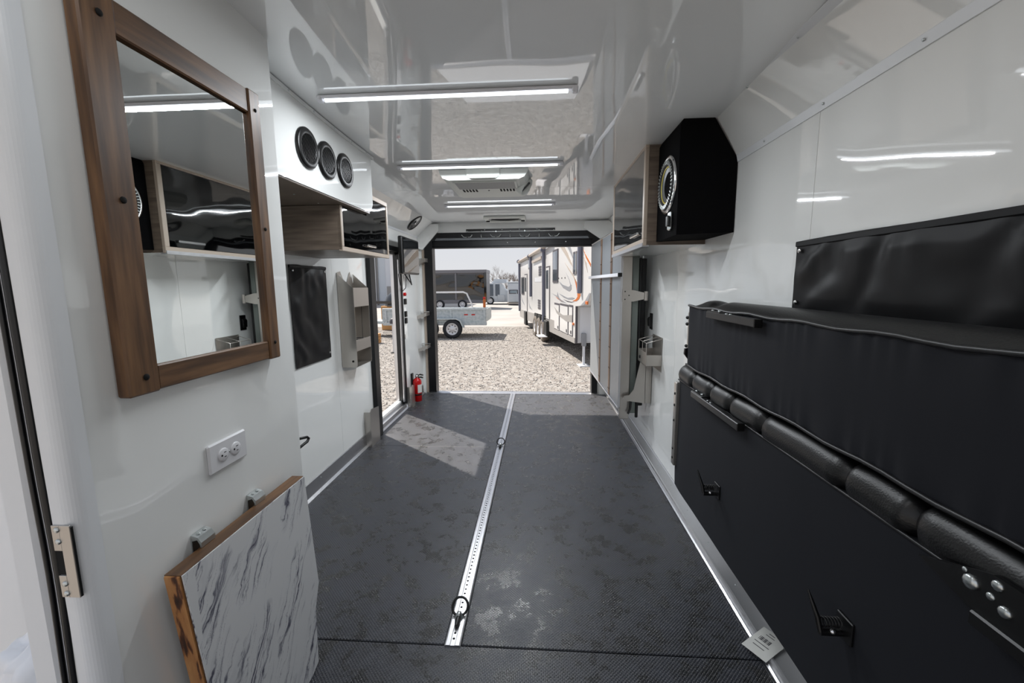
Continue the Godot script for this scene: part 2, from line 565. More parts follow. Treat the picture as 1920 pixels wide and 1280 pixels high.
func shell() -> void:
	# outer skins close the room; the glossy sheets sit on them
	var st := S()
	bx(st, XL - 0.08, XR + 0.08, CEIL + 0.045, CEIL + 0.10, ZR - 0.06, 0.72)
	var ce := struct("ceiling", st, M.ceiling, "glossy white trailer ceiling mirroring the gravel lot", "ceiling")
	var cuts := [0.66, -1.1, -3.25, ZR]
	for k in 3:
		var z0: float = cuts[k] - 0.0015
		var z1: float = cuts[k + 1] + 0.0015
		var f = func(u: float, v: float) -> Vector3:
			var x := lerpf(-1.22, 0.775, v)
			var z := lerpf(z0, z1, u)
			var e := minf(minf(u, 1.0 - u) * (z0 - z1), minf(v, 1.0 - v) * 2.0)
			return Vector3(x, cy(z) + bow(z * 1.5, x * 1.5 + 30.0, 0.00045) * clampf(e / 0.12, 0, 1), z)
		# normal must point down: u = -z, v = +x -> (-z) x (+x) = -y
		part(ce, "panel", slab(f, int((z0 - z1) / 0.05), 40, Vector3(0, 0.02, 0)), M.ceiling)
	# left chamfer and right chamfer between ceiling and walls
	for e in [[Vector2(XL, 1.845), Vector2(-1.22, CEIL)], [Vector2(0.775, CEIL), Vector2(XR, 1.835)]]:
		var a: Vector2 = e[0]
		var b: Vector2 = e[1]
		var f = func(u: float, v: float) -> Vector3:
			var p := a.lerp(b, v)
			var z := lerpf(0.66, ZR, u)
			return Vector3(p.x, p.y + (cy(z) - CEIL if p.y > CEIL - 0.01 else 0.0), z)
		# u = -z, v along profile to the right
		var nrm := Vector3(0, 0, -1).cross(Vector3(b.x - a.x, b.y - a.y, 0)).normalized()
		part(ce, "cove", slab(f, 60, 2, -nrm * 0.012), M.wall)
	# left wall: outer skin with two doorways, glossy sheets inside
	st = S()
	for z in [[0.72, 0.6, -0.06, CEIL], [0.6, -1.2, 1.95, CEIL], [-1.2, -3.47, -0.06, CEIL], [-3.47, -4.17, 1.62, CEIL], [-3.47, -4.17, -0.06, 0.055], [-4.17, ZR - 0.06, -0.06, CEIL]]:
		bx(st, XL - 0.08, XL - 0.03, z[2], z[3] + 0.05, z[0], z[1], 0.0)
	var wl := struct("wall_left", st, M.wall, "glossy white sheet wall on the left with an open doorway", "wall")
	for z in [[0.655, 0.6, 0.0, 1.845], [-1.2, -1.3, 0.0, 1.845], [-1.302, -2.798, 0.0, 1.845], [-2.80, -3.40, 0.0, 1.845], [-3.402, -4.23, 1.66, 1.845], [-4.232, ZR, 0.0, 1.845]]:
		part(wl, "panel", wall_sheet(XL, z[0], z[1], z[2], z[3], 1.0), M.wall)
	# right wall
	st = S()
	bx(st, XR + 0.03, XR + 0.08, -0.06, CEIL + 0.05, 0.72, ZR - 0.06)
	var wr := struct("wall_right", st, M.wall, "glossy white sheet wall on the right behind the folded beds", "wall")
	for z in [[0.655, -1.452], [-1.454, -2.748], [-2.75, ZR]]:
		part(wr, "panel", wall_sheet(XR, z[0], z[1], 0.0, 1.835, -1.0), M.wall)
	# front wall behind the camera; its wide opening is added to admit daylight
	st = S()
	bx(st, XL - 0.08, -1.33, -0.06, CEIL + 0.05, 0.66, 0.72)
	bx(st, 0.80, XR + 0.08, -0.06, CEIL + 0.05, 0.66, 0.72)
	bx(st, -1.33, 0.80, 1.95, CEIL + 0.05, 0.66, 0.72)
	struct("wall_front", st, M.jamb, "white front wall behind the viewer with a wide doorway added for daylight", "wall")
	# rear wall: header and two stiles around the ramp opening
	st = S()
	bx(st, XL - 0.08, XR + 0.08, 1.885, CEIL + 0.08, ZR - 0.06, ZR + 0.0)
	bx(st, XL - 0.08, -1.335, -0.06, 1.885, ZR - 0.06, ZR)
	bx(st, 0.675, XR + 0.08, -0.06, 1.885, ZR - 0.06, ZR)
	var rw := struct("wall_rear", st, M.wall, "white rear header and posts around the open ramp doorway", "wall")
	for s in [-1.0, 1.0]:
		var xo := XL if s < 0 else XR
		var xi := -1.16 if s < 0 else 0.50
		part(rw, "gusset", prism_z(S(), [xo, 1.90, xo, 1.72, xo - s * 0.055, 1.70, xi, 1.915, xi, 1.99, xo - s * 0.1, 1.99], ZR, ZR + 0.05), M.wall)
	# trims on the right cove
	var t1 := strip_trim("trim_1", Vector3(0.775, CEIL + 0.017, -0.2), Vector3(0.775, CEIL - 0.019, -2.3), Vector3(-0.55, -0.83, 0).normalized(), 0.03, "white riveted strip where ceiling meets the right cove")
	var t2 := strip_trim("trim_2", Vector3(XR - 0.004, 1.838, -0.2), Vector3(XR - 0.004, 1.838, -4.9), Vector3(-0.97, -0.22, 0).normalized(), 0.03, "white riveted strip where cove meets the right wall")
	for k in 11:
		if k < 5: screw(t1, Vector3(0.772, CEIL + 0.017 - 0.036 * (0.6 + k * 0.31) / 2.1 - 0.003, -0.8 - k * 0.31), Vector3(-0.55, -0.83, 0), 0.004, M.zinc)
		screw(t2, Vector3(XR - 0.009, 1.838, -0.75 - k * 0.34), Vector3(-0.97, -0.22, 0), 0.004, M.zinc)
	for s in [-1.0]:
		strip_trim("trim_3", Vector3(XL + 0.003, 1.845, -2.6), Vector3(XL + 0.003, 1.845, -4.9), Vector3(0.97, -0.22, 0).normalized(), 0.025, "white strip where left wall meets the ceiling cove")

func floor_and_mats() -> void:
	var st := S()
	bx(st, XL - 0.08, XR + 0.08, -0.07, -0.012, ZR - 0.04, 0.72)
	var fl := struct("floor", st, M.black_metal, "trailer floor covered in black coin-pattern rubber mats", "floor")
	# five mats with narrow seams
	for r in [[-1.40, 0.768, 0.655, -1.343], [-1.40, -0.348, -1.347, -3.213], [-0.286, 0.768, -1.347, -3.233], [-1.40, -0.348, -3.217, -4.875], [-0.286, 0.768, -3.237, -4.875]]:
		part(fl, "mat", bx(S(), r[0], r[1], -0.012, 0.0, r[2], r[3], 0.003), M.mat)
	# right kick trim
	st = S()
	prism_z(st, [0.768, -0.01, 0.768, 0.009, 0.776, 0.013, 0.781, 0.0115, 0.785, 0.017, 0.793, 0.0195, 0.801, 0.016, 0.806, 0.0125, 0.866, 0.0125, 0.87, 0.016, 0.873, 0.016, 0.873, -0.01], 0.65, -4.88)
	var br := struct("baseboard_right", st, M.alu, "ribbed aluminium floor trim along the right wall", "trim")
	for k in 14: screw(br, Vector3(0.84, 0.0125, -0.8 - k * 0.3), Vector3.UP, 0.004, M.zinc)
	# left kick plate, either side of the door
	var bl: MeshInstance3D
	for z in [[-1.34, -3.20], [-4.25, -4.86]]:
		st = S()
		prism_z(st, [XL + 0.002, -0.005, XL + 0.03, -0.005, XL + 0.03, 0.01, XL + 0.012, 0.02, XL + 0.008, 0.105, XL + 0.002, 0.108], z[0], z[1])
		if bl == null:
			bl = struct("baseboard_left", st, M.alu, "aluminium kick plate along the left wall", "trim")
			for k in 6: screw(bl, Vector3(XL + 0.009, 0.085, -1.5 - k * 0.32), Vector3.RIGHT, 0.004, M.zinc)
		else:
			part(bl, "kick_plate", st, M.alu)
	# tie-down tracks
	var hole := fin(lathe(S(), [0.0045, 0.0, 0.0045, 0.0006, 0.0, 0.0006], Transform3D.IDENTITY, 10))
	for e in [[-1.338, -3.205, "perforated aluminium tie-down track running from the near mat to the seam"], [-3.21, -4.87, "bright aluminium tie-down track between the two rear mats"]]:
		var t := thing("tie_down_track", e[2], "track", Vector3(-0.317, -0.012, (e[0] + e[1]) / 2), "floor tracks")
		st = S()
		prism_z(st, [-0.346, -0.012, -0.346, 0.003, -0.341, 0.006, -0.327, 0.006, -0.325, 0.0045, -0.309, 0.0045, -0.307, 0.006, -0.293, 0.006, -0.288, 0.003, -0.288, -0.012], e[0], e[1])
		part(t, "rail", st, M.alu)
		var z: float = e[0] - 0.03
		while z > e[1] + 0.02:
			var mi := part(t, "hole", hole, M.dark_hole)
			mi.position += Vector3(-0.317, 0.0045, z)
			z -= 0.0254
	# two ring anchors on the track
	for e in [[-1.475, "black tie-down ring lying on the near end of the track"], [-3.24, "black double tie-down ring at the mat seam on the track"]]:
		var zc: float = e[0]
		var an := thing("tie_down_ring", e[1], "ring", Vector3(-0.317, 0.006, zc), "track rings")
		var pts := []
		for k in 20:
			var a := TAU * k / 20
			pts.append(Vector3(-0.317 + 0.031 * cos(a), 0.030 + 0.020 * sin(a), zc - 0.02 - 0.026 * sin(a)))
		part(an, "ring", tube(S(), pts, 0.0048, 8, true), M.black_metal)
		part(an, "stud", lathe(S(), [0.016, 0.006, 0.016, 0.014, 0.011, 0.018, 0.008, 0.026, 0.0, 0.027], Transform3D(Basis.IDENTITY, Vector3(-0.317, 0, zc + 0.008)), 16), M.zinc)
		part(an, "plunger", tube(S(), [Vector3(-0.317, 0.012, zc + 0.015), Vector3(-0.317, 0.014, zc + 0.035), Vector3(-0.317, 0.013, zc + 0.06)], [0.009, 0.011, 0.007], 10), M.black_metal)
	# paper label stuck over the right trim
	var xf := Transform3D(Basis(Vector3(0.80, 0.06, -0.50).normalized(), Vector3.UP, Vector3(0.5, 0, 0.86)).orthonormalized(), Vector3(0.80, 0.0225, -1.388))
	var lb := thing("paper_label", "white paper label with barcode stuck across the right floor trim", "label", Vector3(0.80, 0.02, -1.388))
	part(lb, "sheet", box(S(), Vector3.ZERO, Vector3(0.135, 0.0012, 0.088), 0.0004, xf), M.label_white)
	st = S()
	for k in 9: box(st, Vector3(0.012 + 0.0 * k, 0.0008, -0.026 + k * 0.0045), Vector3(0.02, 0.0005, 0.0012 + 0.0012 * (k % 3)), 0.0, xf)
	part(lb, "barcode", st, M.print_grey)
	st = S()
	for e in [[-0.012, 0.05], [-0.03, 0.04], [0.04, 0.03], [0.052, 0.02]]:
		box(st, Vector3(e[0], 0.0008, -0.005), Vector3(0.003, 0.0005, e[1]), 0.0, xf)
	part(lb, "print", st, M.print_grey)

func ceiling_fittings() -> void:
	# three LED bars in view, plus an unseen one added overhead as fill
	var lum := mat("led", Color(0.95, 0.97, 1.0), 0.4)
	lum.emission_enabled = true
	lum.emission = Color(0.95, 0.975, 1.0)
	lum.emission_energy_multiplier = 1.6
	var power := [0.62, 0.5, 1.7, 0.12]
	var d := ["closest LED ceiling bar, above the duct vents", "middle LED ceiling bar in front of the air conditioner", "farthest LED ceiling bar before the roof vent", "added LED fill bar overhead, unseen just above the top of the view"]
	var zz := [-1.668, -2.585, -3.84, -0.5]
	for k in 4:
		var z: float = zz[k]
		var b := thing("ceiling_light_bar", d[k], "light", Vector3(-0.355, CEIL, z), "LED bars across the ceiling")
		var y := cy(z) - 0.003
		part(b, "housing", bx(S(), -0.85, 0.14, y - 0.013, y, z - 0.013, z + 0.013, 0.003), M.alu_paint)
		var st := S()
		tube(st, [Vector3(-0.82, y - 0.015, z), Vector3(0.105, y - 0.015, z)], 0.008, 12)
		part(b, "light_diffuser", st, lum)
		for x in [-0.84, 0.13]: part(b, "end_cap", bx(S(), x - 0.012, x + 0.012, y - 0.023, y, z - 0.014, z + 0.014, 0.005), M.alu_paint)
		var l := AreaLight3D.new()
		l.name = "bar_light"
		l.area_size = Vector2(0.80, 0.016)
		l.light_energy = power[k]
		l.light_color = Color(0.96, 0.98, 1.0)
		l.shadow_enabled = true
		l.area_range = 12.0
		b.add_child(l)
		l.position = Vector3(0.03, cy(z) - CEIL - 0.030, 0)
		l.rotation_degrees = Vector3(-90, 0, 0)
	# roof air conditioner
	var ac := thing("air_conditioner", "white ceiling air conditioner with grille and round side vent", "air conditioner", Vector3(-0.35, CEIL, -2.92))
	var st := S()
	prism_z(st, [-0.63, CEIL - 0.022, -0.625, 1.985, -0.605, 1.958, -0.57, 1.945, -0.13, 1.945, -0.095, 1.958, -0.075, 1.985, -0.07, CEIL - 0.022], -2.70, -3.24)
	part(ac, "body", st, M.white_plastic)
	part(ac, "front_panel", bx(S(), -0.46, -0.24, 1.955, 2.02, -2.69, -2.71, 0.012), M.white_plastic)
	part(ac, "latch", bx(S(), -0.44, -0.26, 1.950, 1.968, -2.672, -2.70, 0.006), M.white_plastic)
	var gr := part(ac, "grille", bx(S(), -0.555, -0.145, 1.938, 1.946, -2.74, -2.93, 0.003), M.white_plastic)
	for k in 15:
		part(gr, "slot", bx(S(), -0.54, -0.16, 1.9372, 1.9385, -2.748 - k * 0.0123, -2.754 - k * 0.0123, 0.0), M.rv_mid)
	for s in [-1, 1]:
		for k in 5:
			part(ac, "louver", bx(S(), -0.35 + s * (0.085 + k * 0.022) - 0.006, -0.35 + s * (0.085 + k * 0.022) + 0.006, 1.9432, 1.946, -2.97, -3.04, 0.0), M.dark_hole)
	screw(ac, Vector3(-0.35, 1.945, -3.005), Vector3.DOWN, 0.006, M.dark_hole)
	var xf := along(Vector3(0.75, -0.62, 0.2), Vector3(-0.095, 1.955, -2.97))
	var vt := part(ac, "side_vent", lathe(S(), [0.062, -0.03, 0.062, 0.008, 0.054, 0.014, 0.046, 0.008, 0.042, -0.012, 0.0, -0.012], xf, 28), M.white_plastic)
	part(vt, "vane", box(S(), Vector3(0, 0.0, 0), Vector3(0.08, 0.016, 0.006), 0.002, xf), M.print_grey)
	# roof vent further back
	var rv := thing("roof_vent", "white square roof vent with dark oval opening near the rear", "vent", Vector3(-0.37, CEIL, -4.66))
	st = S()
	for e in [[-0.59, -0.15, -4.50, -4.55], [-0.59, -0.15, -4.77, -4.82], [-0.59, -0.54, -4.55, -4.77], [-0.20, -0.15, -4.55, -4.77]]:
		bx(st, e[0], e[1], CEIL - 0.046, CEIL - 0.022, e[2], e[3], 0.006)
	part(rv, "garnish", st, M.white_plastic)
	part(rv, "fan_hole", lathe(S(), [0.14, -0.0, 0.13, -0.012, 0.0, -0.012], Transform3D(Basis.from_scale(Vector3(1.15, 1, 0.75)), Vector3(-0.37, CEIL - 0.024, -4.66)), 28), M.dark_hole)
	for s in [-1, 1]: part(rv, "knob", bx(S(), -0.37 + s * 0.19 - 0.02, -0.37 + s * 0.19 + 0.02, CEIL - 0.06, CEIL - 0.046, -4.68, -4.66, 0.004), M.black_metal)
	# round speakers on the coves
	for e in [[Vector3(-1.30, 1.945, -4.42), Vector3(0.7, -0.7, 0.0), "black oval speaker on the left ceiling cove near the rear"], [Vector3(0.818, 1.945, -4.55), Vector3(-0.88, -0.47, 0.0), "dark round speaker on the right ceiling cove near the rear"]]:
		var s2 := thing("cove_speaker", e[2], "speaker", e[0], "cove speakers")
		xf = along(e[1], e[0])
		var ring := part(s2, "ring", lathe(S(), [0.10, -0.004, 0.10, 0.01, 0.088, 0.016, 0.08, 0.008], xf, 28), M.black_metal)
		part(s2, "cone", lathe(S(), [0.082, 0.008, 0.05, -0.002, 0.03, -0.006, 0.026, 0.004, 0.0, 0.008], xf, 28), M.grey_cone)
		screw(ring, e[0] - e[0] + Vector3.ZERO + xf * Vector3(0, 0.012, 0), e[1], 0.012, M.chrome, "dust_cap")

func vent_round(parent: Node3D, at: Vector3) -> void:
	var xf := along(Vector3(1, 0, 0), at)
	var v := part(parent, "round_vent", lathe(S(), [0.078, 0.0, 0.078, 0.007, 0.073, 0.012, 0.055, 0.013, 0.0515, 0.010, 0.051, 0.0], xf, 40), M.black_metal)
	part(v, "backing", lathe(S(), [0.0515, 0.0005, 0.0, 0.0006], xf, 32), M.dark_hole)
	for k in 9:
		var t := -0.044 + k * 0.011
		var half := sqrt(maxf(0.0, 0.0515 * 0.0515 - t * t))
		# slats run from upper near to lower far
		var c := at + Vector3(0.007, 0, 0) + Vector3(0, -0.5, 0.866) * t
		part(v, "slat", box(S(), Vector3.ZERO, Vector3(0.008, half * 2.0, 0.0050), 0.001, Transform3D(Basis(Vector3(1, 0, 0), deg_to_rad(30)), c)), M.black_metal)

func left_side() -> void:
	# duct box with three round vents
	var db := thing("duct_cabinet", "glossy white overhead duct box with three round black vents", "cabinet", Vector3(-1.17, 1.695, -1.85))
	var xb := -0.93
	var f = func(u: float, v: float) -> Vector3:
		var z := lerpf(-1.332, -2.37, u)
		var y := lerpf(1.697, CEIL + 0.02, v)
		# rounded lower far corner
		var c := clampf((u - 0.93) / 0.07, 0.0, 1.0)
		y = maxf(y, 1.697 + 0.05 * (1.0 - sqrt(maxf(0.0, 1.0 - c * c))))
		return Vector3(xb + bow(z, y + 9.0, 0.0018), y, z)
	part(db, "face", slab(f, 40, 14, Vector3(-0.012, 0, 0)), M.wall)
	part(db, "end_panel", bx(S(), XL, xb - 0.013, 1.75, CEIL - 0.012, -2.358, -2.368), M.wall)
	part(db, "soffit", bx(S(), XL + 0.004, xb - 0.004, 1.690, 1.702, -1.334, -2.33), M.laminate)
	var fs = func(u: float, v: float) -> Vector3:
		var z := lerpf(-1.334, -2.40, u)
		return Vector3(xb + 0.006, cy(z) - 0.017 + v * 0.014, z)
	var tr := part(db, "top_strip", slab(fs, 24, 1, Vector3(-0.012, 0, 0)), M.wall)
	for k in 5: screw(tr, Vector3(xb + 0.006, cy(-1.60 - k * 0.175) - 0.010, -1.60 - k * 0.175), Vector3.RIGHT, 0.0045, M.zinc)
	fs = func(u: float, v: float) -> Vector3:
		var z := lerpf(-1.42, -2.40, u)
		return Vector3(xb + 0.004, cy(z) - 0.0035 + v * 0.0025, z)
	part(db, "seam", slab(fs, 24, 1, Vector3(-0.012, 0, 0)), M.dark_hole)
	for e in [[-1.706, 1.845], [-1.861, 1.840], [-2.033, 1.841]]: vent_round(db, Vector3(xb + 0.001, e[1], e[0]))
	for z in [-1.8, -2.0, -2.2]: screw(db, Vector3(-1.05, 1.690, z), Vector3.DOWN, 0.004, M.zinc)
	# black-door cabinet beneath
	var xc := -0.965
	var ca := thing("overhead_cabinet", "taupe overhead cabinet with glossy black door under the duct box", "cabinet", Vector3(-1.18, 1.475, -2.36))
	var st := S()
	bx(st, XL, xc - 0.02, 1.475, 1.49, -2.055, -2.68)
	bx(st, XL, xc - 0.02, 1.795, 1.81, -2.372, -2.68)
	bx(st, XL, xc - 0.02, 1.49, 1.795, -2.668, -2.68)
	part(ca, "carcass", st, M.laminate)
	part(ca, "side_panel", bx(S(), XL, xc - 0.002, 1.475, 1.689, -2.045, -2.063), M.laminate)
	st = S()
	bx(st, xc - 0.02, xc, 1.470, 1.492, -2.045, -2.69)
	bx(st, xc - 0.02, xc, 1.79, 1.815, -2.372, -2.69)
	bx(st, xc - 0.02, xc, 1.492, 1.689, -2.045, -2.065)
	bx(st, xc - 0.02, xc, 1.492, 1.79, -2.672, -2.69)
	part(ca, "face_frame", st, M.edge_band)
	f = func(u: float, v: float) -> Vector3:
		var z := lerpf(-2.068, -2.669, u)
		var y := lerpf(1.495, 1.787 if z < -2.372 else 1.687, v)
		return Vector3(xc - 0.004 + bow(z * 2.0, y, 0.002), y, z)
	var dr := part(ca, "door", slab(f, 58, 8, Vector3(-0.012, 0, 0)), M.black_gloss)
	part(dr, "pull", bx(S(), xc, xc + 0.014, 1.515, 1.527, -2.33, -2.45, 0.004), M.chrome)
	# black blackout curtain on snaps
	curtain("blackout_curtain", "black vinyl curtain snapped over the small left window", -2.29, -2.70, 0.825, 1.42, XL + 0.006, 1.0)
	# stainless rack
	var rk := thing("steel_rack", "stainless wall rack with pointed back lobes and open pockets", "rack", Vector3(-1.36, 0.72, -2.98))
	var x0 := XL + 0.003
	var x1 := -1.295
	part(rk, "back_plate", prism_x(S(), [-2.86, 0.76, -2.86, 1.39, -2.91, 1.40, -2.985, 1.29, -3.06, 1.40, -3.115, 1.30, -3.115, 0.72, -2.86, 0.72], x0, x0 + 0.003), M.steel)
	for z in [-2.86, -3.115]:
		part(rk, "side_plate", prism_z(S(), [x0, 0.72, x1 - 0.005, 0.72, x1, 0.735, x1, 1.28, x0, 1.385], z + 0.0015, z - 0.0015), M.steel)
	part(rk, "pocket", bx(S(), x1 - 0.003, x1, 1.15, 1.285, -2.862, -3.113, 0.001), M.steel)
	part(rk, "pocket", bx(S(), x1 - 0.003, x1, 0.835, 0.915, -2.862, -3.113, 0.001), M.steel)
	part(rk, "shelf", bx(S(), x0 + 0.003, x1 - 0.004, 0.908, 0.911, -2.862, -3.113, 0.001), M.steel)
	part(rk, "shelf", bx(S(), x0 + 0.003, x1, 0.722, 0.725, -2.862, -3.113, 0.001), M.steel)
	part(rk, "shelf", bx(S(), x0 + 0.003, x1 - 0.004, 1.152, 1.155, -2.862, -3.113, 0.001), M.steel)
	for z in [-2.94, -3.04]:
		part(rk, "cup_hole", lathe(S(), [0.03, 0.0, 0.03, 0.0008, 0.0, 0.0008], Transform3D(Basis.IDENTITY, Vector3(-1.35, 0.911, z)), 16), M.dark_hole)
	part(rk, "wire", tube(S(), [Vector3(-1.3, 1.15, -2.99), Vector3(-1.30, 1.03, -2.985), Vector3(-1.302, 0.915, -2.99)], 0.0016, 6), M.black_metal)
	screw(rk, Vector3(x1 - 0.03, 0.765, -2.858), Vector3.BACK, 0.008, M.dark_hole, "bolt")
	for e in [[-2.91, 1.365], [-3.06, 1.365]]: screw(rk, Vector3(x0 + 0.003, e[1], e[0]), Vector3.RIGHT, 0.005, M.zinc, "rivet")
	# side doorway
	var fr := Node3D.new()
	fr.name = "door_1"
	add_child(fr)
	tag(fr, "open side doorway in a black frame with an aluminium sill", "door", "", "structure")
	part(fr, "near_jamb", bx(S(), XL - 0.09, XL + 0.035, 0.0, 1.645, -3.37, -3.475, 0.006), M.black_frame)
	part(fr, "head", bx(S(), XL - 0.09, XL + 0.03, 1.62, 1.67, -3.475, -4.25, 0.006), M.black_frame)
	part(fr, "far_jamb", bx(S(), XL - 0.09, XL + 0.012, 0.06, 1.62, -4.20, -4.245, 0.004), M.black_frame)
	part(fr, "stop", bx(S(), XL - 0.085, XL + 0.006, 0.09, 1.61, -4.165, -4.20, 0.005), M.alu)
	part(fr, "seal", bx(S(), XL - 0.05, XL - 0.01, 0.09, 1.605, -4.158, -4.165, 0.002), M.gasket)
	part(fr, "head_stop", bx(S(), XL - 0.085, XL - 0.02, 1.595, 1.62, -3.475, -4.165, 0.004), M.alu)
	part(fr, "sill", prism_z(S(), [XL - 0.09, 0.03, XL - 0.09, 0.085, XL - 0.03, 0.085, XL - 0.025, 0.07, XL + 0.01, 0.066, XL + 0.014, 0.03], -3.475, -4.20), M.alu)
	var st2 := S()
	tube(st2, [Vector3(XL - 0.05, 0.93, -3.476), Vector3(XL - 0.05, 0.925, -3.51), Vector3(XL - 0.05, 0.88, -3.525), Vector3(XL - 0.05, 0.83, -3.52), Vector3(XL - 0.05, 0.81, -3.476)], 0.007, 8)
	part(fr, "grab_handle", st2, M.black_metal)
	part(fr, "sill_face", bx(S(), XL - 0.002, XL + 0.012, 0.0, 0.034, -3.475, -4.245, 0.002), M.alu_paint)
	# steel corner guards at the door feet
	for e in [[-3.17, -3.35, 0.31, "stainless corner guard at the near foot of the side doorway"], [-4.26, -4.37, 0.245, "stainless corner guard at the far foot of the side doorway"]]:
		var cg := thing("corner_guard", e[3], "guard", Vector3(XL + 0.03, 0.0, (e[0] + e[1]) / 2), "door foot guards")
		part(cg, "plate", bx(S(), XL + 0.002, XL + 0.052, 0.0, e[2] - 0.02, e[0], e[0] - 0.004, 0.001), M.steel)
		part(cg, "face", prism_x(S(), [e[0], 0.0, e[1], 0.0, e[1], e[2] - 0.02, e[0] - 0.03, e[2], e[0], e[2] - 0.02], XL + 0.048, XL + 0.054), M.steel)
	# television
	var tv := thing("wall_television", "glossy black wall screen high beside the side doorway", "television", Vector3(-1.33, 1.40, -4.15))
	part(tv, "case", bx(S(), -1.315, -1.275, 1.405, 1.755, -3.90, -4.44, 0.008), M.black_metal)
	part(tv, "wall_arm", bx(S(), XL + 0.002, -1.315, 1.55, 1.61, -4.12, -4.2, 0.006), M.black_metal)
	part(tv, "screen", bx(S(), -1.276, -1.270, 1.42, 1.74, -3.93, -4.42, 0.002), M.glass_dark)
	var cb := S()
	tube(cb, [Vector3(-1.39, 1.41, -4.1), Vector3(-1.38, 1.30, -4.12), Vector3(-1.385, 1.24, -4.2), Vector3(-1.38, 1.27, -4.28), Vector3(-1.385, 1.41, -4.32)], 0.004, 6)
	tube(cb, [Vector3(-1.39, 1.41, -4.3), Vector3(-1.36, 1.33, -4.38), Vector3(-1.37, 1.30, -4.46), Vector3(-1.38, 1.41, -4.42)], 0.006, 6)
	part(tv, "cable", cb, M.rubber)
	# switches between door and rear post
	var sw := thing("switch_cluster", "small black switches and red knob beside the side doorway", "switch", Vector3(XL, 0.95, -4.29))
	part(sw, "red_knob", lathe(S(), [0.018, 0.0, 0.018, 0.02, 0.014, 0.024, 0.0, 0.024], along(Vector3.RIGHT, Vector3(XL + 0.002, 1.205, -4.30)), 14), M.red)
	for y in [1.13, 1.0, 0.93]: part(sw, "rocker", bx(S(), XL + 0.002, XL + 0.022, y - 0.03, y + 0.03, -4.285, -4.33, 0.004), M.black_metal)
	part(sw, "latch_plate", bx(S(), XL + 0.002, XL + 0.006, 0.74, 0.79, -4.265, -4.285, 0.001), M.chrome)
	# fire extinguisher
	var fe := thing("fire_extinguisher", "red fire extinguisher strapped low on the left wall", "extinguisher", Vector3(-1.33, 0.03, -4.43))
	var at := Transform3D(Basis.IDENTITY, Vector3(-1.345, 0.03, -4.43))
	part(fe, "cylinder", lathe(S(), [0.0, 0.0, 0.04, 0.0, 0.047, 0.008, 0.047, 0.215, 0.043, 0.235, 0.03, 0.252, 0.018, 0.26, 0.016, 0.275, 0.0, 0.275], at, 28), M.red)
	part(fe, "label", lathe(S(), [0.0475, 0.10, 0.0475, 0.19], Transform3D(Basis(Vector3.UP, -1.2), at.origin), 14, true, 2.2), M.label_white)
	part(fe, "valve", lathe(S(), [0.018, 0.27, 0.02, 0.285, 0.012, 0.30, 0.0, 0.30], at, 14), M.black_metal)
	part(fe, "lever", prism_z(S(), [-1.36, 0.31, -1.31, 0.335, -1.275, 0.325, -1.275, 0.315, -1.31, 0.322, -1.355, 0.30], -4.422, -4.438), M.black_metal)
	part(fe, "handle", prism_z(S(), [-1.36, 0.30, -1.30, 0.305, -1.275, 0.295, -1.28, 0.287, -1.31, 0.292, -1.36, 0.29], -4.422, -4.438), M.black_metal)
	part(fe, "gauge", lathe(S(), [0.012, 0.0, 0.012, 0.01, 0.0, 0.012], along(Vector3(0.4, 0, 1), Vector3(-1.34, 0.315, -4.41)), 14), M.label_white)
	part(fe, "bracket", bx(S(), XL + 0.001, XL + 0.02, 0.04, 0.34, -4.405, -4.455, 0.003), M.black_metal)
	part(fe, "strap", lathe(S(), [0.0478, 0.07, 0.049, 0.072, 0.049, 0.086, 0.0478, 0.088], at, 28), M.black_metal)
	# folded steel brackets on the rear post
	var lab := ["top stainless bracket on the left rear post beside the screen", "middle stainless bracket on the left rear post", "lowest stainless bracket on the left rear post"]
	var ys := [1.57, 0.955, 0.575]
	for k in 3:
		var y: float = ys[k]
		var b := thing("steel_bracket", lab[k], "bracket", Vector3(-1.35, y - 0.04, -4.82), "rear post brackets")
		part(b, "tray", prism_z(S(), [XL + 0.002, y - 0.045, -1.30, y - 0.01, -1.30, y + 0.03, -1.303, y + 0.03, -1.303, y - 0.007, XL + 0.002, y - 0.041], -4.74, -4.90), M.steel)
		part(b, "end_plate", prism_z(S(), [XL + 0.002, y - 0.045, -1.30, y - 0.01, -1.30, y + 0.03, XL + 0.002, y - 0.01], -4.737, -4.74), M.steel)
		part(b, "lip", bx(S(), XL + 0.002, -1.30, y + 0.028, y + 0.034, -4.88, -4.90, 0.001), M.chrome)

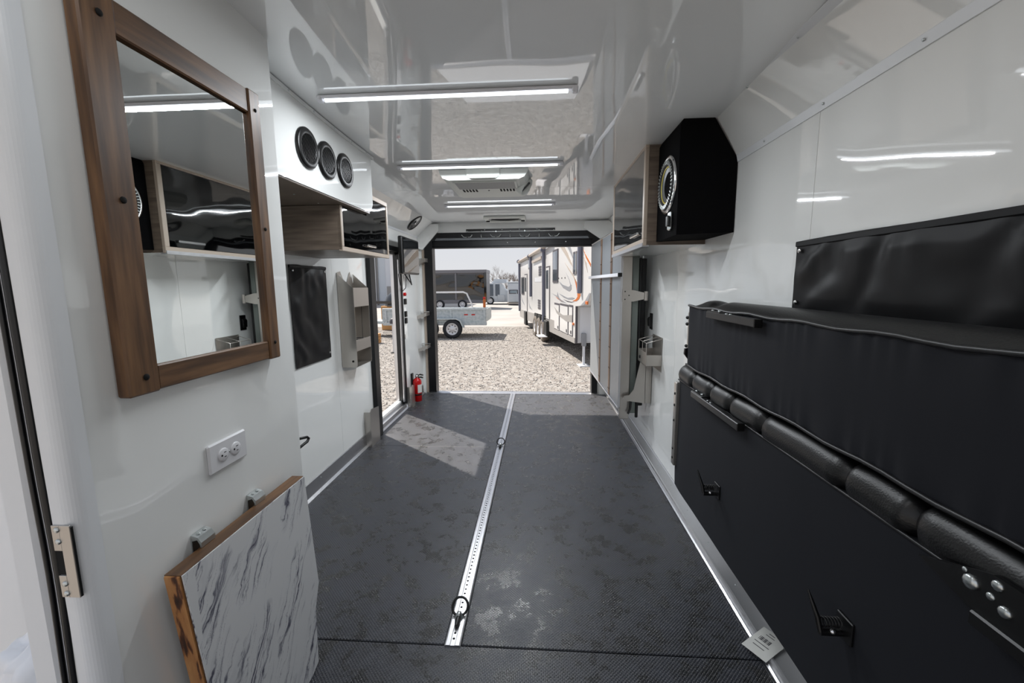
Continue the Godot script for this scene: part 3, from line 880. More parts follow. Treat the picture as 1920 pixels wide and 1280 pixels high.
func curtain(n: String, label: String, z0: float, z1: float, y0: float, y1: float, x: float, side: float) -> void:
	var c := thing(n, label, "curtain", Vector3(x, y0, (z0 + z1) / 2))
	var wr := FastNoiseLite.new()
	wr.seed = 77
	wr.frequency = 0.03
	wr.fractal_octaves = 3
	var f = func(u: float, v: float) -> Vector3:
		var z := lerpf(z0, z1, u)
		var y := lerpf(y0, y1, v)
		var top := pow(v, 3.0)
		var nn := wr.get_noise_2d(z * 60.0, y * 60.0)
		var d := 0.006 + 0.005 * sin((z - y * 0.8) * 26.0 + nn * 7.0) + 0.004 * nn
		d += top * 0.005 * sin(z * 55.0 + sin(z * 23.0) * 2.0)
		var edge := minf(minf(u, 1.0 - u) * absf(z1 - z0), minf(v, 1.0 - v) * (y1 - y0))
		d = maxf(0.0, d) * clampf(edge / 0.05, 0.15, 1.0)
		return Vector3(x + side * (0.003 + d), y + 0.004 * sin(u * 9.0) * v, z)
	var nz := int(absf(z1 - z0) / 0.015)
	part(c, "cloth", slab(f, nz, 40, Vector3(-side * 0.002, 0, 0), side < 0.0), M.curtain)
	part(c, "hem", bx(S(), x + side * 0.002, x + side * 0.009, y1 - 0.016, y1 + 0.001, z0, z1, 0.002), M.curtain)
	var k := 0
	for e in [[z0 - 0.03, y1 - 0.03], [z1 + 0.025, y1 - 0.03], [z1 + 0.025, y0 + 0.035]]:
		if z0 > 0.0 and k == 0:
			k += 1
			continue
		screw(c, Vector3(x + side * 0.008, e[1], e[0]), Vector3(side, 0, 0), 0.008, M.chrome, "snap")
		k += 1

func partition() -> void:
	var xp := -0.82
	var zn := -0.645
	var zf := -1.325
	var st := S()
	bx(st, xp - 0.045, xp - 0.012, 0.0, CEIL + 0.025, zn + 0.01, zf + 0.002)
	bx(st, XL, xp - 0.02, 0.0, CEIL + 0.025, zf, zf + 0.03)
	var pw := struct("wall_partition", st, M.wall, "glossy white partition wall carrying the mirror and outlet", "wall")
	part(pw, "panel", wall_sheet(xp, zn - 0.005, zf, 0.0, CEIL + 0.025, 1.0, 0.003), M.wall)
	# rounded white jamb, gasket and outer frame of the near doorway
	var db := Node3D.new()
	db.name = "door_2"
	add_child(db)
	tag(db, "white door jamb with black rubber gasket at the left edge", "door", "", "structure")
	var pts := []
	for k in 9:
		var a := PI * 0.5 * k / 8.0
		pts.append(xp - 0.020 + 0.024 * sin(a)); pts.append(zn - 0.012 + 0.024 * cos(a))
	var prof := [xp - 0.036, zn + 0.012] + pts + [xp + 0.004, zn - 0.03, xp - 0.036, zn - 0.03]
	part(db, "jamb", prism_y(S(), prof, 0.0, CEIL + 0.025), M.jamb)
	var wob := func(y: float, o: float) -> float: return 0.0035 * sin(y * 9.0 + o) * smoothstep(1.1, 0.7, y)
	for e in [[-0.866, 0.0075, zn + 0.008], [-0.882, 0.0045, zn + 0.012]]:
		var path := []
		var rr := []
		for k in 42:
			var y := CEIL * k / 41.0 * 0.998
			path.append(Vector3(e[0] + wob.call(y, 0.3), y, e[2]))
			rr.append(e[1])
		part(db, "gasket", tube(S(), path, rr, 8), M.gasket)
	part(db, "gasket_channel", bx(S(), -0.892, -0.855, 0.0, CEIL + 0.025, zn - 0.03, zn + 0.001, 0.001), M.alu_paint)
	part(db, "outer_frame", bx(S(), -0.955, -0.89, 0.0, CEIL + 0.025, zn - 0.04, zn + 0.012, 0.012), M.jamb)
	part(db, "open_leaf", bx(S(), -2.35, XL - 0.09, -0.3, 1.95, -1.24, -1.28, 0.008), M.jamb)
	part(db, "leaf_hinge", tube(S(), [Vector3(XL - 0.085, 0.3, -1.24), Vector3(XL - 0.085, 0.42, -1.24)], 0.01, 10), M.steel)
	# strike plate
	var sp := thing("strike_plate", "steel strike plate with slot and screws on the door jamb", "plate", Vector3(-0.835, 0.74, zn + 0.012))
	var zs := zn + 0.0125
	st = S()
	bx(st, -0.842, -0.822, 0.75, 0.888, zs, zs + 0.0025, 0.0006)
	bx(st, -0.857, -0.842, 0.84, 0.888, zs, zs + 0.0025, 0.0006)
	bx(st, -0.857, -0.842, 0.75, 0.792, zs, zs + 0.0025, 0.0006)
	part(sp, "face", st, M.steel)
	part(sp, "slot", bx(S(), -0.857, -0.843, 0.793, 0.839, zs, zs + 0.0008, 0.0), M.dark_hole)
	part(sp, "lip", bx(S(), -0.822, -0.8195, 0.752, 0.886, zs - 0.002, zs + 0.0025, 0.0005), M.black_metal)
	for y in [0.88, 0.858, 0.777, 0.758]: screw(sp, Vector3(-0.846, y, zs + 0.0025), Vector3.BACK, 0.0052, M.zinc)
	# bag on the bench inside the closet
	var bn := thing("entry_step", "white step box in the side entry at the left edge", "step", Vector3(-1.18, 0.0, -1.0))
	part(bn, "top", bx(S(), XL, -0.96, 0.27, 0.30, -0.70, zf + 0.031, 0.004), M.jamb)
	part(bn, "front", bx(S(), XL, -0.97, 0.0, 0.27, -0.72, -0.74, 0.003), M.jamb)
	var wr := FastNoiseLite.new()
	wr.seed = 4
	wr.frequency = 0.06
	st = S()
	var f = func(u: float, v: float) -> Vector3:
		var a := TAU * u
		var ph := PI * (v - 0.5)
		var n := 1.0 + wr.get_noise_3d(cos(a) * 40.0, v * 60.0, sin(a) * 40.0) * 0.35
		return Vector3(-1.17 + cos(a) * cos(ph) * 0.14 * n, maxf(0.302, 0.37 + sin(ph) * 0.11 * n), -0.86 - sin(a) * cos(ph) * 0.11 * n)
	grid(st, f, 40, 24)
	var bg := thing("plastic_bag", "crumpled white plastic bag at the lower left edge", "bag", Vector3(-1.17, 0.30, -0.86))
	part(bg, "film", st, M.bag)
	# mirror
	var xm := xp + 0.003
	var mr := thing("framed_mirror", "wall mirror in a walnut wood frame with dark plugs", "mirror", Vector3(xm, 1.07, -1.0))
	var ym0 := 1.087
	var ym1 := 1.835
	var za := -0.738
	var zb := -1.215
	var th := 0.028
	var wd := 0.068
	for e in [[za, za - wd], [zb + 0.046, zb]]:
		part(mr, "stile", bx(S(), xm, xm + th, ym0, ym1, e[0], e[1], 0.0035), M.wood_v)
	for e in [[ym0 + 0.002, ym0 + 0.054], [ym1 - 0.064, ym1 - 0.002]]:
		part(mr, "rail", bx(S(), xm, xm + th - 0.004, e[0], e[1], za - wd, zb + 0.046, 0.003), M.wood_h)
	part(mr, "glass", bx(S(), xm + 0.010, xm + 0.016, ym0 + 0.05, ym1 - 0.07, za - wd + 0.004, zb + 0.042, 0.0), M.mirror)
	for y in [ym0 + 0.035, 1.465, 1.79]:
		screw(mr, Vector3(xm + th, y, za - 0.037), Vector3.RIGHT, 0.0065, M.dark_hole, "plug")
	for y in [1.135, 1.463, 1.784]:
		screw(mr, Vector3(xm + th, y, zb + 0.023), Vector3.RIGHT, 0.005, M.dark_hole, "plug")
	# outlet
	var ou := thing("wall_outlet", "white duplex electrical outlet mounted sideways under the mirror", "outlet", Vector3(xp, 0.835, -1.0))
	var bev := S()
	var za2 := -0.930
	var zb2 := -1.064
	var c0 := Vector3(xp + 0.001, 0.874, (za2 + zb2) / 2)
	box(bev, c0 + Vector3(0.004, 0, 0), Vector3(0.009, 0.076, 0.133), 0.004)
	var pl := part(ou, "cover_plate", bev, M.outlet)
	screw(pl, c0 + Vector3(0.0085, 0, 0), Vector3.RIGHT, 0.003, M.zinc)
	for s in [-1.0, 1.0]:
		var c := c0 + Vector3(0.0085, 0, s * 0.0215)
		var so := part(ou, "socket", lathe(S(), [0.017, 0.0, 0.017, 0.0025, 0.015, 0.0035, 0.0, 0.0035], along(Vector3.RIGHT, c), 24), M.outlet)
		for e in [[0.006, 0.0075], [-0.006, 0.006]]:
			part(so, "slot", box(S(), c + Vector3(0.0036, e[0], -0.003), Vector3(0.0006, 0.0018, e[1]), 0.0), M.dark_hole)
		part(so, "ground_hole", lathe(S(), [0.0026, 0.0, 0.0026, 0.0008, 0.0, 0.0008], along(Vector3.RIGHT, c + Vector3(0.0034, 0, 0.008)), 10), M.dark_hole)
	# fold-down table leaf
	var tb := thing("folded_table", "marble-faced folding table leaf with wood edge hung below outlet", "table", Vector3(-0.78, 0.0, -1.0))
	var zq := [-0.768, -1.236]
	var out := [-0.768, 0.692, -1.236, 0.692, -1.272, 0.29, -1.242, 0.215, -1.234, 0.02, -1.19, -0.0, -0.84, -0.0]
	var poly := []
	for k in range(0, out.size(), 2): poly.append_array([out[k], maxf(0.003, out[k + 1])])
	part(tb, "core", prism_x(S(), poly, -0.800, -0.7625), M.wood_h)
	var mp := []
	var cz := -1.03
	var cy := 0.35
	for k in range(0, poly.size(), 2): mp.append_array([cz + (poly[k] - cz) * 0.996, cy + (poly[k + 1] - cy) * 0.996])
	part(tb, "marble_face", prism_x(S(), mp, -0.7625, -0.7595), M.marble)
	# lighter wooden edge on the near side
	part(tb, "edge_strip", prism_x(S(), [-0.765, 0.688, -0.7682, 0.690, -0.8402, 0.004, -0.837, 0.004], -0.799, -0.765), M.wood_edge)
	for e in [[-0.86, -0.925], [-1.05, -1.11]]:
		var h := part(tb, "hinge", prism_z(S(), [xp + 0.002, 0.722, xp + 0.002, 0.66, xp + 0.005, 0.66, xp + 0.005, 0.708, xp + 0.018, 0.712, xp + 0.024, 0.70, xp + 0.024, 0.693, xp + 0.028, 0.693, xp + 0.028, 0.706, xp + 0.02, 0.718, xp + 0.006, 0.722], e[0], e[0] - 0.042), M.zinc)
		for k in 2: screw(h, Vector3(xp + 0.012, 0.721, e[0] - 0.012 - 0.018 * k), Vector3.UP, 0.004, M.zinc, "rivet")
	var _z := zq
	# small black handle past the partition edge
	var hk := thing("door_pull", "small black pull handle past the partition edge near the floor", "handle", Vector3(-0.80, 0.745, zf))
	part(hk, "plate", bx(S(), xp - 0.03, xp - 0.002, 0.725, 0.79, zf - 0.0005, zf - 0.004, 0.001), M.steel)
	st = S()
	tube(st, [Vector3(xp - 0.01, 0.78, zf - 0.003), Vector3(xp + 0.0, 0.772, zf - 0.045), Vector3(xp + 0.0, 0.764, zf - 0.055), Vector3(xp - 0.0, 0.756, zf - 0.045), Vector3(xp - 0.01, 0.745, zf - 0.003)], 0.005, 8)
	part(hk, "loop", st, M.black_metal)

func right_side() -> void:
	var xf0 := 0.555
	# overhead cabinet
	var ca := thing("overhead_cabinet", "taupe overhead cabinet with glossy black door behind the speaker box", "cabinet", Vector3(0.71, 1.50, -2.79))
	var za := -2.335
	var zb := -3.29
	var st := S()
	part(ca, "near_side", prism_z(S(), [xf0, 1.50, XR, 1.50, XR, 1.83, 0.775, CEIL - 0.004, xf0, CEIL - 0.004], za, za - 0.018), M.laminate)
	part(ca, "far_side", prism_z(S(), [xf0, 1.50, XR, 1.50, XR, 1.83, 0.775, CEIL - 0.004, xf0, CEIL - 0.004], zb, zb + 0.018), M.laminate)
	part(ca, "bottom", bx(S(), xf0, XR, 1.50, 1.516, za - 0.018, zb + 0.018), M.wall)
	bx(st, xf0 - 0.004, xf0 + 0.016, 1.497, 1.535, za + 0.002, zb - 0.002, 0.002)
	bx(st, xf0 - 0.004, xf0 + 0.016, 1.995, CEIL - 0.004, za + 0.002, zb - 0.002, 0.002)
	bx(st, xf0 - 0.004, xf0 + 0.016, 1.535, 1.995, za + 0.002, za - 0.03, 0.002)
	bx(st, xf0 - 0.004, xf0 + 0.016, 1.535, 1.995, zb - 0.002, zb + 0.05, 0.002)
	part(ca, "face_frame", st, M.edge_band)
	var f = func(u: float, v: float) -> Vector3:
		var z := lerpf(za - 0.032, zb + 0.052, u)
		var y := lerpf(1.538, 1.992, v)
		return Vector3(xf0 - 0.002 + bow(z, y * 2.4, 0.0015), y, z)
	var dr := part(ca, "door", slab(f, 40, 30, Vector3(0.012, 0, 0), true), M.black_gloss)
	part(dr, "pull", bx(S(), xf0 - 0.018, xf0 - 0.002, 1.562, 1.578, -2.42, -2.62, 0.004), M.chrome)
	part(ca, "lower_rail", prism_z(S(), [xf0 - 0.008, 1.492, xf0 + 0.03, 1.492, xf0 + 0.03, 1.50, xf0 - 0.003, 1.512, xf0 - 0.008, 1.512], za, zb), M.alu)
	# speaker box
	var sb := thing("subwoofer_box", "black carpeted speaker box wedged under the right cove", "speaker", Vector3(0.74, 1.515, -2.15))
	part(sb, "enclosure", prism_z(S(), [0.62, 1.515, 0.872, 1.522, 0.872, 1.838, 0.766, 2.012, 0.632, 2.012, 0.62, 1.99], -2.0, -2.331), M.carpet)
	var xs := along(Vector3(-1, 0, 0), Vector3(0.619, 1.765, -2.155))
	var wf := part(sb, "woofer_frame", lathe(S(), [0.134, 0.0, 0.134, 0.006, 0.122, 0.01, 0.116, 0.006], xs, 40), M.chrome)
	part(wf, "surround", lathe(S(), [0.118, 0.004, 0.108, 0.016, 0.092, 0.014, 0.085, 0.004], xs, 40), M.rubber)
	for k in 40:
		var a := TAU * k / 40
		part(wf, "rib", box(S(), Vector3(0.103, 0.015, 0), Vector3(0.02, 0.004, 0.006), 0.001, xs * Transform3D(Basis(Vector3.UP, a), Vector3.ZERO)), M.zinc)
	part(wf, "ring", lathe(S(), [0.087, 0.006, 0.084, 0.009, 0.080, 0.006], xs, 40), M.yellow)
	part(wf, "cone", lathe(S(), [0.082, 0.005, 0.05, -0.004, 0.03, -0.006, 0.0, -0.004], xs, 40), M.grey_cone)
	for k in 4:
		var a := TAU * (k + 0.5) / 4
		screw(wf, xs * Vector3(0.128 * cos(a), 0.006, 0.128 * sin(a)), Vector3.LEFT, 0.006, M.black_metal)
	part(sb, "terminal_cup", bx(S(), 0.606, 0.62, 1.545, 1.63, -2.06, -2.10, 0.005), M.zinc)
	part(sb, "plug", bx(S(), 0.594, 0.606, 1.56, 1.61, -2.055, -2.085, 0.004), M.black_metal)
	# folded grey panel standing by the rear door
	var fp := thing("folded_ramp_panel", "grey folded panel with bronze strips leaning beside the rear door", "panel", Vector3(0.62, 0.30, -4.05))
	var A := Vector3(0.63, 0, -3.32)
	var B := Vector3(0.583, 0, -4.84)
	var d := (B - A).normalized()
	var L := (B - A).length()
	var nrm := Vector3(d.z, 0, -d.x) # faces the aisle
	if nrm.x > 0: nrm = -nrm
	var bs := Transform3D(Basis(nrm.cross(Vector3.UP) * -1.0, Vector3.UP, nrm), A)
	# local x runs towards the camera when nrm is -x, so use negative steps
	var y0 := 0.31
	var y1 := 1.725
	var sg := -1.0 if (bs.basis.x.dot(d) < 0.0) else 1.0
	var cuts := [0.0, 0.36, 0.44, 0.86, 0.94, L]
	for k in [0, 2, 4]:
		part(fp, "board", box(S(), Vector3(sg * (cuts[k] + cuts[k + 1]) / 2, (y0 + y1) / 2, -0.012), Vector3(cuts[k + 1] - cuts[k], y1 - y0, 0.022), 0.003, bs), M.panel_grey)
	for k in [1, 3]:
		for e in [0.02, 0.06]:
			var p := part(fp, "strip", box(S(), Vector3(sg * (cuts[k] + e), (y0 + y1) / 2, -0.006), Vector3(0.03, y1 - y0, 0.018), 0.003, bs), M.brass_strip)
			for j in 8: screw(p, bs * Vector3(sg * (cuts[k] + e), y0 + 0.06 + j * 0.185, 0.003), nrm, 0.005, M.black_metal, "rivet")
		part(fp, "backing", box(S(), Vector3(sg * (cuts[k] + 0.04), (y0 + y1) / 2, -0.02), Vector3(0.08, y1 - y0, 0.006), 0.0, bs), M.rubber)
	part(fp, "top_edge", box(S(), Vector3(sg * L / 2, y1 + 0.004, -0.012), Vector3(L, 0.012, 0.03), 0.003, bs), M.alu)
	part(fp, "bottom_edge", box(S(), Vector3(sg * L / 2, y0 - 0.006, -0.010), Vector3(L, 0.016, 0.034), 0.003, bs), M.alu)
	part(fp, "near_edge", box(S(), Vector3(-sg * 0.004, (y0 + y1) / 2, -0.008), Vector3(0.008, y1 - y0, 0.03), 0.002, bs), M.alu)
	part(fp, "cross_bar", box(S(), Vector3(sg * (L / 2 - 0.02), 1.362, 0.02), Vector3(L + 0.03, 0.028, 0.03), 0.003, bs), M.alu_paint)
	part(fp, "bar_cap", box(S(), Vector3(-sg * 0.037, 1.362, 0.02), Vector3(0.012, 0.03, 0.032), 0.002, bs), M.black_metal)
	part(fp, "end_plate", bx(S(), 0.638, 0.712, 0.215, 1.73, -3.31, -3.335, 0.004), M.steel)
	part(fp, "poly_sheet", bx(S(), 0.714, 0.765, 0.26, 1.73, -3.325, -3.34, 0.003), M.poly_strip)
	part(fp, "rubber_edge", bx(S(), 0.766, 0.79, 0.22, 1.49, -3.33, -3.345, 0.006), M.rubber)
	part(fp, "post", bx(S(), 0.80, 0.84, 0.3, 1.49, -3.40, -3.44, 0.006), M.black_frame)
	var hg := part(fp, "strap_hinge", prism_z(S(), [0.642, 1.155, 0.642, 1.25, 0.72, 1.245, 0.80, 1.225, 0.80, 1.175, 0.72, 1.158], -3.305, -3.29), M.steel)
	part(hg, "knuckle", tube(S(), [Vector3(0.815, 1.165, -3.3), Vector3(0.815, 1.235, -3.3)], 0.016, 12), M.steel)
	for e in [[0.655, 1.175], [0.655, 1.235], [0.685, 1.205]]: screw(hg, Vector3(e[0], e[1], -3.29), Vector3.BACK, 0.005, M.black_metal, "bolt")
	# wedge bracket at the foot
	var wb := thing("wedge_bracket", "tapered stainless bracket at the foot of the grey panel", "bracket", Vector3(0.79, 0.27, -3.3))
	part(wb, "blade", prism_z(S(), [0.655, 0.395, 0.665, 0.418, 0.705, 0.425, 0.735, 0.47, 0.785, 0.715, 0.815, 0.735, 0.825, 0.735, 0.825, 0.36, 0.72, 0.375, 0.67, 0.38], -3.27, -3.262), M.steel)
	part(wb, "edge", bx(S(), 0.82, 0.87, 0.36, 0.74, -3.262, -3.285, 0.002), M.steel)
	part(wb, "peg", tube(S(), [Vector3(0.72, 0.38, -3.28), Vector3(0.715, 0.31, -3.28), Vector3(0.70, 0.27, -3.28)], 0.01, 8), M.black_metal)
	# latch on wall
	var la := thing("wall_latch", "small black slam latch on the right wall", "latch", Vector3(XR, 0.94, -3.34))
	part(la, "plate", bx(S(), XR - 0.008, XR - 0.002, 0.94, 1.065, -3.30, -3.37, 0.002), M.black_metal)
	part(la, "lever", prism_z(S(), [XR - 0.008, 0.96, XR - 0.026, 0.965, XR - 0.03, 1.02, XR - 0.02, 1.035, XR - 0.008, 1.035], -3.315, -3.355), M.black_metal)
	# cup holder
	var ch := thing("cup_holder", "stainless box cup holder with wire rails on the right wall", "holder", Vector3(0.82, 0.70, -3.16))
	var cx0 := 0.762
	part(ch, "tray", bx(S(), cx0, XR - 0.002, 0.705, 0.709, -3.02, -3.27, 0.001), M.steel)
	part(ch, "front", bx(S(), cx0, cx0 + 0.003, 0.705, 0.80, -3.02, -3.27, 0.001), M.steel)
	part(ch, "near_end", bx(S(), cx0 + 0.003, XR - 0.002, 0.705, 0.785, -3.02, -3.023, 0.001), M.steel)
	part(ch, "far_end", bx(S(), cx0 + 0.003, XR - 0.002, 0.705, 0.80, -3.267, -3.27, 0.001), M.steel)
	part(ch, "back", bx(S(), XR - 0.006, XR - 0.003, 0.66, 0.91, -3.02, -3.27, 0.001), M.steel)
	for z in [-3.03, -3.14, -3.26]:
		part(ch, "wire", tube(S(), [Vector3(cx0 + 0.002, 0.79, z), Vector3(cx0 + 0.002, 0.87, z), Vector3(XR - 0.005, 0.90, z)], 0.003, 6), M.steel)
	part(ch, "wire", tube(S(), [Vector3(cx0 + 0.002, 0.87, -3.03), Vector3(cx0 + 0.002, 0.87, -3.26)], 0.003, 6), M.steel)
	screw(ch, Vector3(cx0, 0.745, -3.2), Vector3.LEFT, 0.013, M.dark_hole, "port")
	curtain("window_curtain", "wide black vinyl curtain snapped above the upper bunk", 0.25, -1.50, 1.195, 1.43, XR - 0.008, -1.0)

func beds() -> void:
	var xb := 0.70
	var wr := FastNoiseLite.new()
	wr.seed = 15
	wr.frequency = 0.03
	wr.fractal_octaves = 3
	# ---- lower bunk
	var lb := thing("lower_bunk", "lower folded bunk with black fabric underside and padded bolster", "bunk", Vector3(0.78, 0.25, -0.95))
	var f = func(u: float, v: float) -> Vector3:
		var z := lerpf(0.3, -2.13, u)
		var y := lerpf(0.255, 0.815, v)
		var end := pow(clampf((u - 0.93) / 0.07, 0, 1), 2.0)
		return Vector3(xb + 0.006 * end + wr.get_noise_2d(z * 60.0, y * 25.0) * 0.0022, y, z - 0.012 * end * sin(v * 6.0))
	part(lb, "fabric_underside", slab(f, 80, 24, Vector3(0.03, 0, 0), true), M.ticking)
	part(lb, "mattress", bx(S(), xb + 0.03, XR - 0.012, 0.27, 0.86, 0.3, -2.10, 0.03), M.vinyl)
	var cuts := [-2.12, -1.93, -1.73, -1.55, -1.33, -0.964, -0.785, -0.42, -0.1, 0.28]
	for k in cuts.size() - 1:
		var z0: float = cuts[k]
		var z1: float = cuts[k + 1]
		var n := 14
		var path := []
		var rr := []
		for i in n + 1:
			var t := float(i) / n
			var e := minf(t, 1.0 - t) * (z1 - z0)
			path.append(Vector3(xb + 0.042, 0.845 + 0.002 * sin(t * 7.0 + k), lerpf(z0, z1, t)))
			rr.append(0.033 + 0.02 * sqrt(clampf(e / 0.025, 0.0, 1.0)))
		part(lb, "bolster_segment", tube(S(), path, rr, 20), M.vinyl)
	part(lb, "welt", tube(S(), [Vector3(xb - 0.001, 0.817, 0.28), Vector3(xb - 0.001, 0.816, -1.0), Vector3(xb, 0.816, -2.12)], 0.004, 6), M.piping)
	var ep := part(lb, "end_bracket", bx(S(), xb - 0.012, xb + 0.03, 0.36, 0.80, -2.115, -2.15, 0.004), M.steel)
	for y in [0.74, 0.68, 0.60, 0.45, 0.40]: screw(ep, Vector3(xb - 0.012, y, -2.13), Vector3.LEFT, 0.007, M.black_metal, "bolt")
	bunk_arm(lb, Vector3(xb, 0.812, -1.86), -1.42)
	# hinge plate close to the viewer
	var hp := part(lb, "hinge_plate", prism_x(S(), [-0.74, 0.812, -0.62, 0.862, -0.45, 0.862, -0.45, 0.765, -0.60, 0.775], xb - 0.022, xb - 0.014), M.black_metal)
	part(hp, "arm", bx(S(), xb - 0.030, xb - 0.010, 0.765, 0.79, -0.46, -0.64, 0.003), M.black_metal)
	for e in [[-0.648, 0.829, 0.012], [-0.612, 0.850, 0.008], [-0.619, 0.827, 0.006], [-0.598, 0.818, 0.009], [-0.66, 0.842, 0.004]]:
		screw(hp, Vector3(xb - 0.022, e[1], e[0]), Vector3.LEFT, e[2], M.zinc, "bolt")
	# two spring latches
	for e in [[-1.61, 0.485], [-0.915, 0.51]]:
		var z: float = e[0]
		var y: float = e[1]
		var lt := part(lb, "spring_latch", bx(S(), xb - 0.006, xb + 0.004, y - 0.025, y + 0.03, z - 0.02, z + 0.03, 0.002), M.black_metal)
		var co := []
		for k in 73:
			var t := k / 72.0
			co.append(Vector3(xb - 0.012 - t * 0.04, y + 0.012 + 0.010 * sin(t * TAU * 6), z + 0.010 * cos(t * TAU * 6)))
		part(lt, "coil", tube(S(), co, 0.0022, 5), M.black_metal)
		part(lt, "lever", tube(S(), [Vector3(xb - 0.054, y - 0.01, z + 0.004), Vector3(xb - 0.058, y + 0.02, z - 0.006), Vector3(xb - 0.066, y + 0.05, z - 0.016), Vector3(xb - 0.070, y + 0.072, z - 0.026)], [0.006, 0.006, 0.0045, 0.002], 8), M.black_metal)
		part(lt, "bolt", tube(S(), [Vector3(xb - 0.004, y - 0.014, z), Vector3(xb - 0.054, y - 0.014, z)], 0.008, 10), M.black_metal)
		screw(lt, Vector3(xb - 0.03, y - 0.006, z + 0.008), Vector3(-0.3, 0.4, 1), 0.006, M.chrome, "pin")
	# ---- upper bunk
	var ub := thing("upper_bunk", "upper folded bunk with charcoal fabric underside and padded top", "bunk", Vector3(0.78, 0.90, -0.9))
	f = func(u: float, v: float) -> Vector3:
		var z := lerpf(0.3, -2.015, u)
		var y := lerpf(0.911, 1.19, v)
		var pl := pow(maxf(v, 1.0 - v), 6.0) * 0.0035 * sin(z * 95.0 + 3.0 * sin(z * 21.0))
		return Vector3(xb - pl + wr.get_noise_2d(z * 70.0 + 40.0, y * 40.0) * 0.0035, y, z)
	part(ub, "fabric_underside", slab(f, 160, 20, Vector3(0.03, 0, 0), true), M.ticking)
	f = func(u: float, v: float) -> Vector3:
		# padded top, quilted across at three places
		var z := lerpf(0.3, -2.01, u)
		var dip := 1.0
		for q in [-1.80, -0.5]: dip *= 1.0 - exp(-pow((z - q) / 0.035, 2.0)) * 0.8
		var x := lerpf(xb + 0.004, XR - 0.035, v)
		return Vector3(x, 1.192 + 0.028 * sin(PI * clampf(v, 0, 1)) * dip * smoothstep(1.0, 0.96, u), z)
	part(ub, "padded_top", slab(f, 90, 12, Vector3(0, -0.03, 0), false), M.vinyl)
	part(ub, "mattress", bx(S(), xb + 0.03, XR - 0.035, 0.91, 1.17, 0.3, -2.0, 0.02), M.vinyl)
	for y in [1.191, 0.911]:
		var path := []
		for k in 41: path.append(Vector3(xb - 0.003, y + 0.003 * sin(k * 1.3), lerpf(0.3, -2.015, k / 40.0)))
		part(ub, "piping", tube(S(), path, 0.0055, 8), M.piping)
	bunk_arm(ub, Vector3(xb, 1.172, -1.735), -1.355)
	var br := part(ub, "end_strut", prism_z(S(), [xb - 0.006, 0.985, xb + 0.012, 0.99, xb + 0.02, 0.975, xb + 0.045, 0.912, xb + 0.03, 0.908, xb - 0.008, 0.96], -2.03, -2.045), M.black_metal)
	screw(br, Vector3(xb + 0.03, 0.915, -2.03), Vector3.BACK, 0.006, M.zinc, "bolt")
	part(ub, "end_rail", bx(S(), xb + 0.002, xb + 0.012, 0.99, 1.16, -2.02, -2.035, 0.002), M.steel)
	for y in [1.135, 1.105, 1.0]: screw(ub, Vector3(xb - 0.002, y, -2.03), Vector3(-0.7, 0, 0.7), 0.008, M.black_metal, "end_bolt")

func bunk_arm(parent: Node3D, a: Vector3, z1: float) -> void:
	var ar := part(parent, "support_arm", bx(S(), a.x - 0.032, a.x - 0.008, a.y - 0.014, a.y + 0.012, a.z, z1, 0.002), M.piping)
	part(ar, "end_cap", bx(S(), a.x - 0.033, a.x - 0.007, a.y - 0.015, a.y + 0.013, z1 - 0.002, z1 + 0.006, 0.002), M.black_metal)
	part(ar, "clamp", bx(S(), a.x - 0.03, a.x + 0.03, a.y + 0.010, a.y + 0.016, a.z + 0.005, a.z + 0.12, 0.001), M.black_metal)
	for k in 3: screw(ar, Vector3(a.x - 0.012 + 0.012 * (k % 2), a.y + 0.016, a.z + 0.02 + k * 0.03), Vector3.UP, 0.007, M.zinc, "bolt")
	for k in 2: screw(ar, Vector3(a.x - 0.02, a.y + 0.012, a.z + 0.16 + k * 0.03), Vector3.UP, 0.005, M.zinc, "bolt")

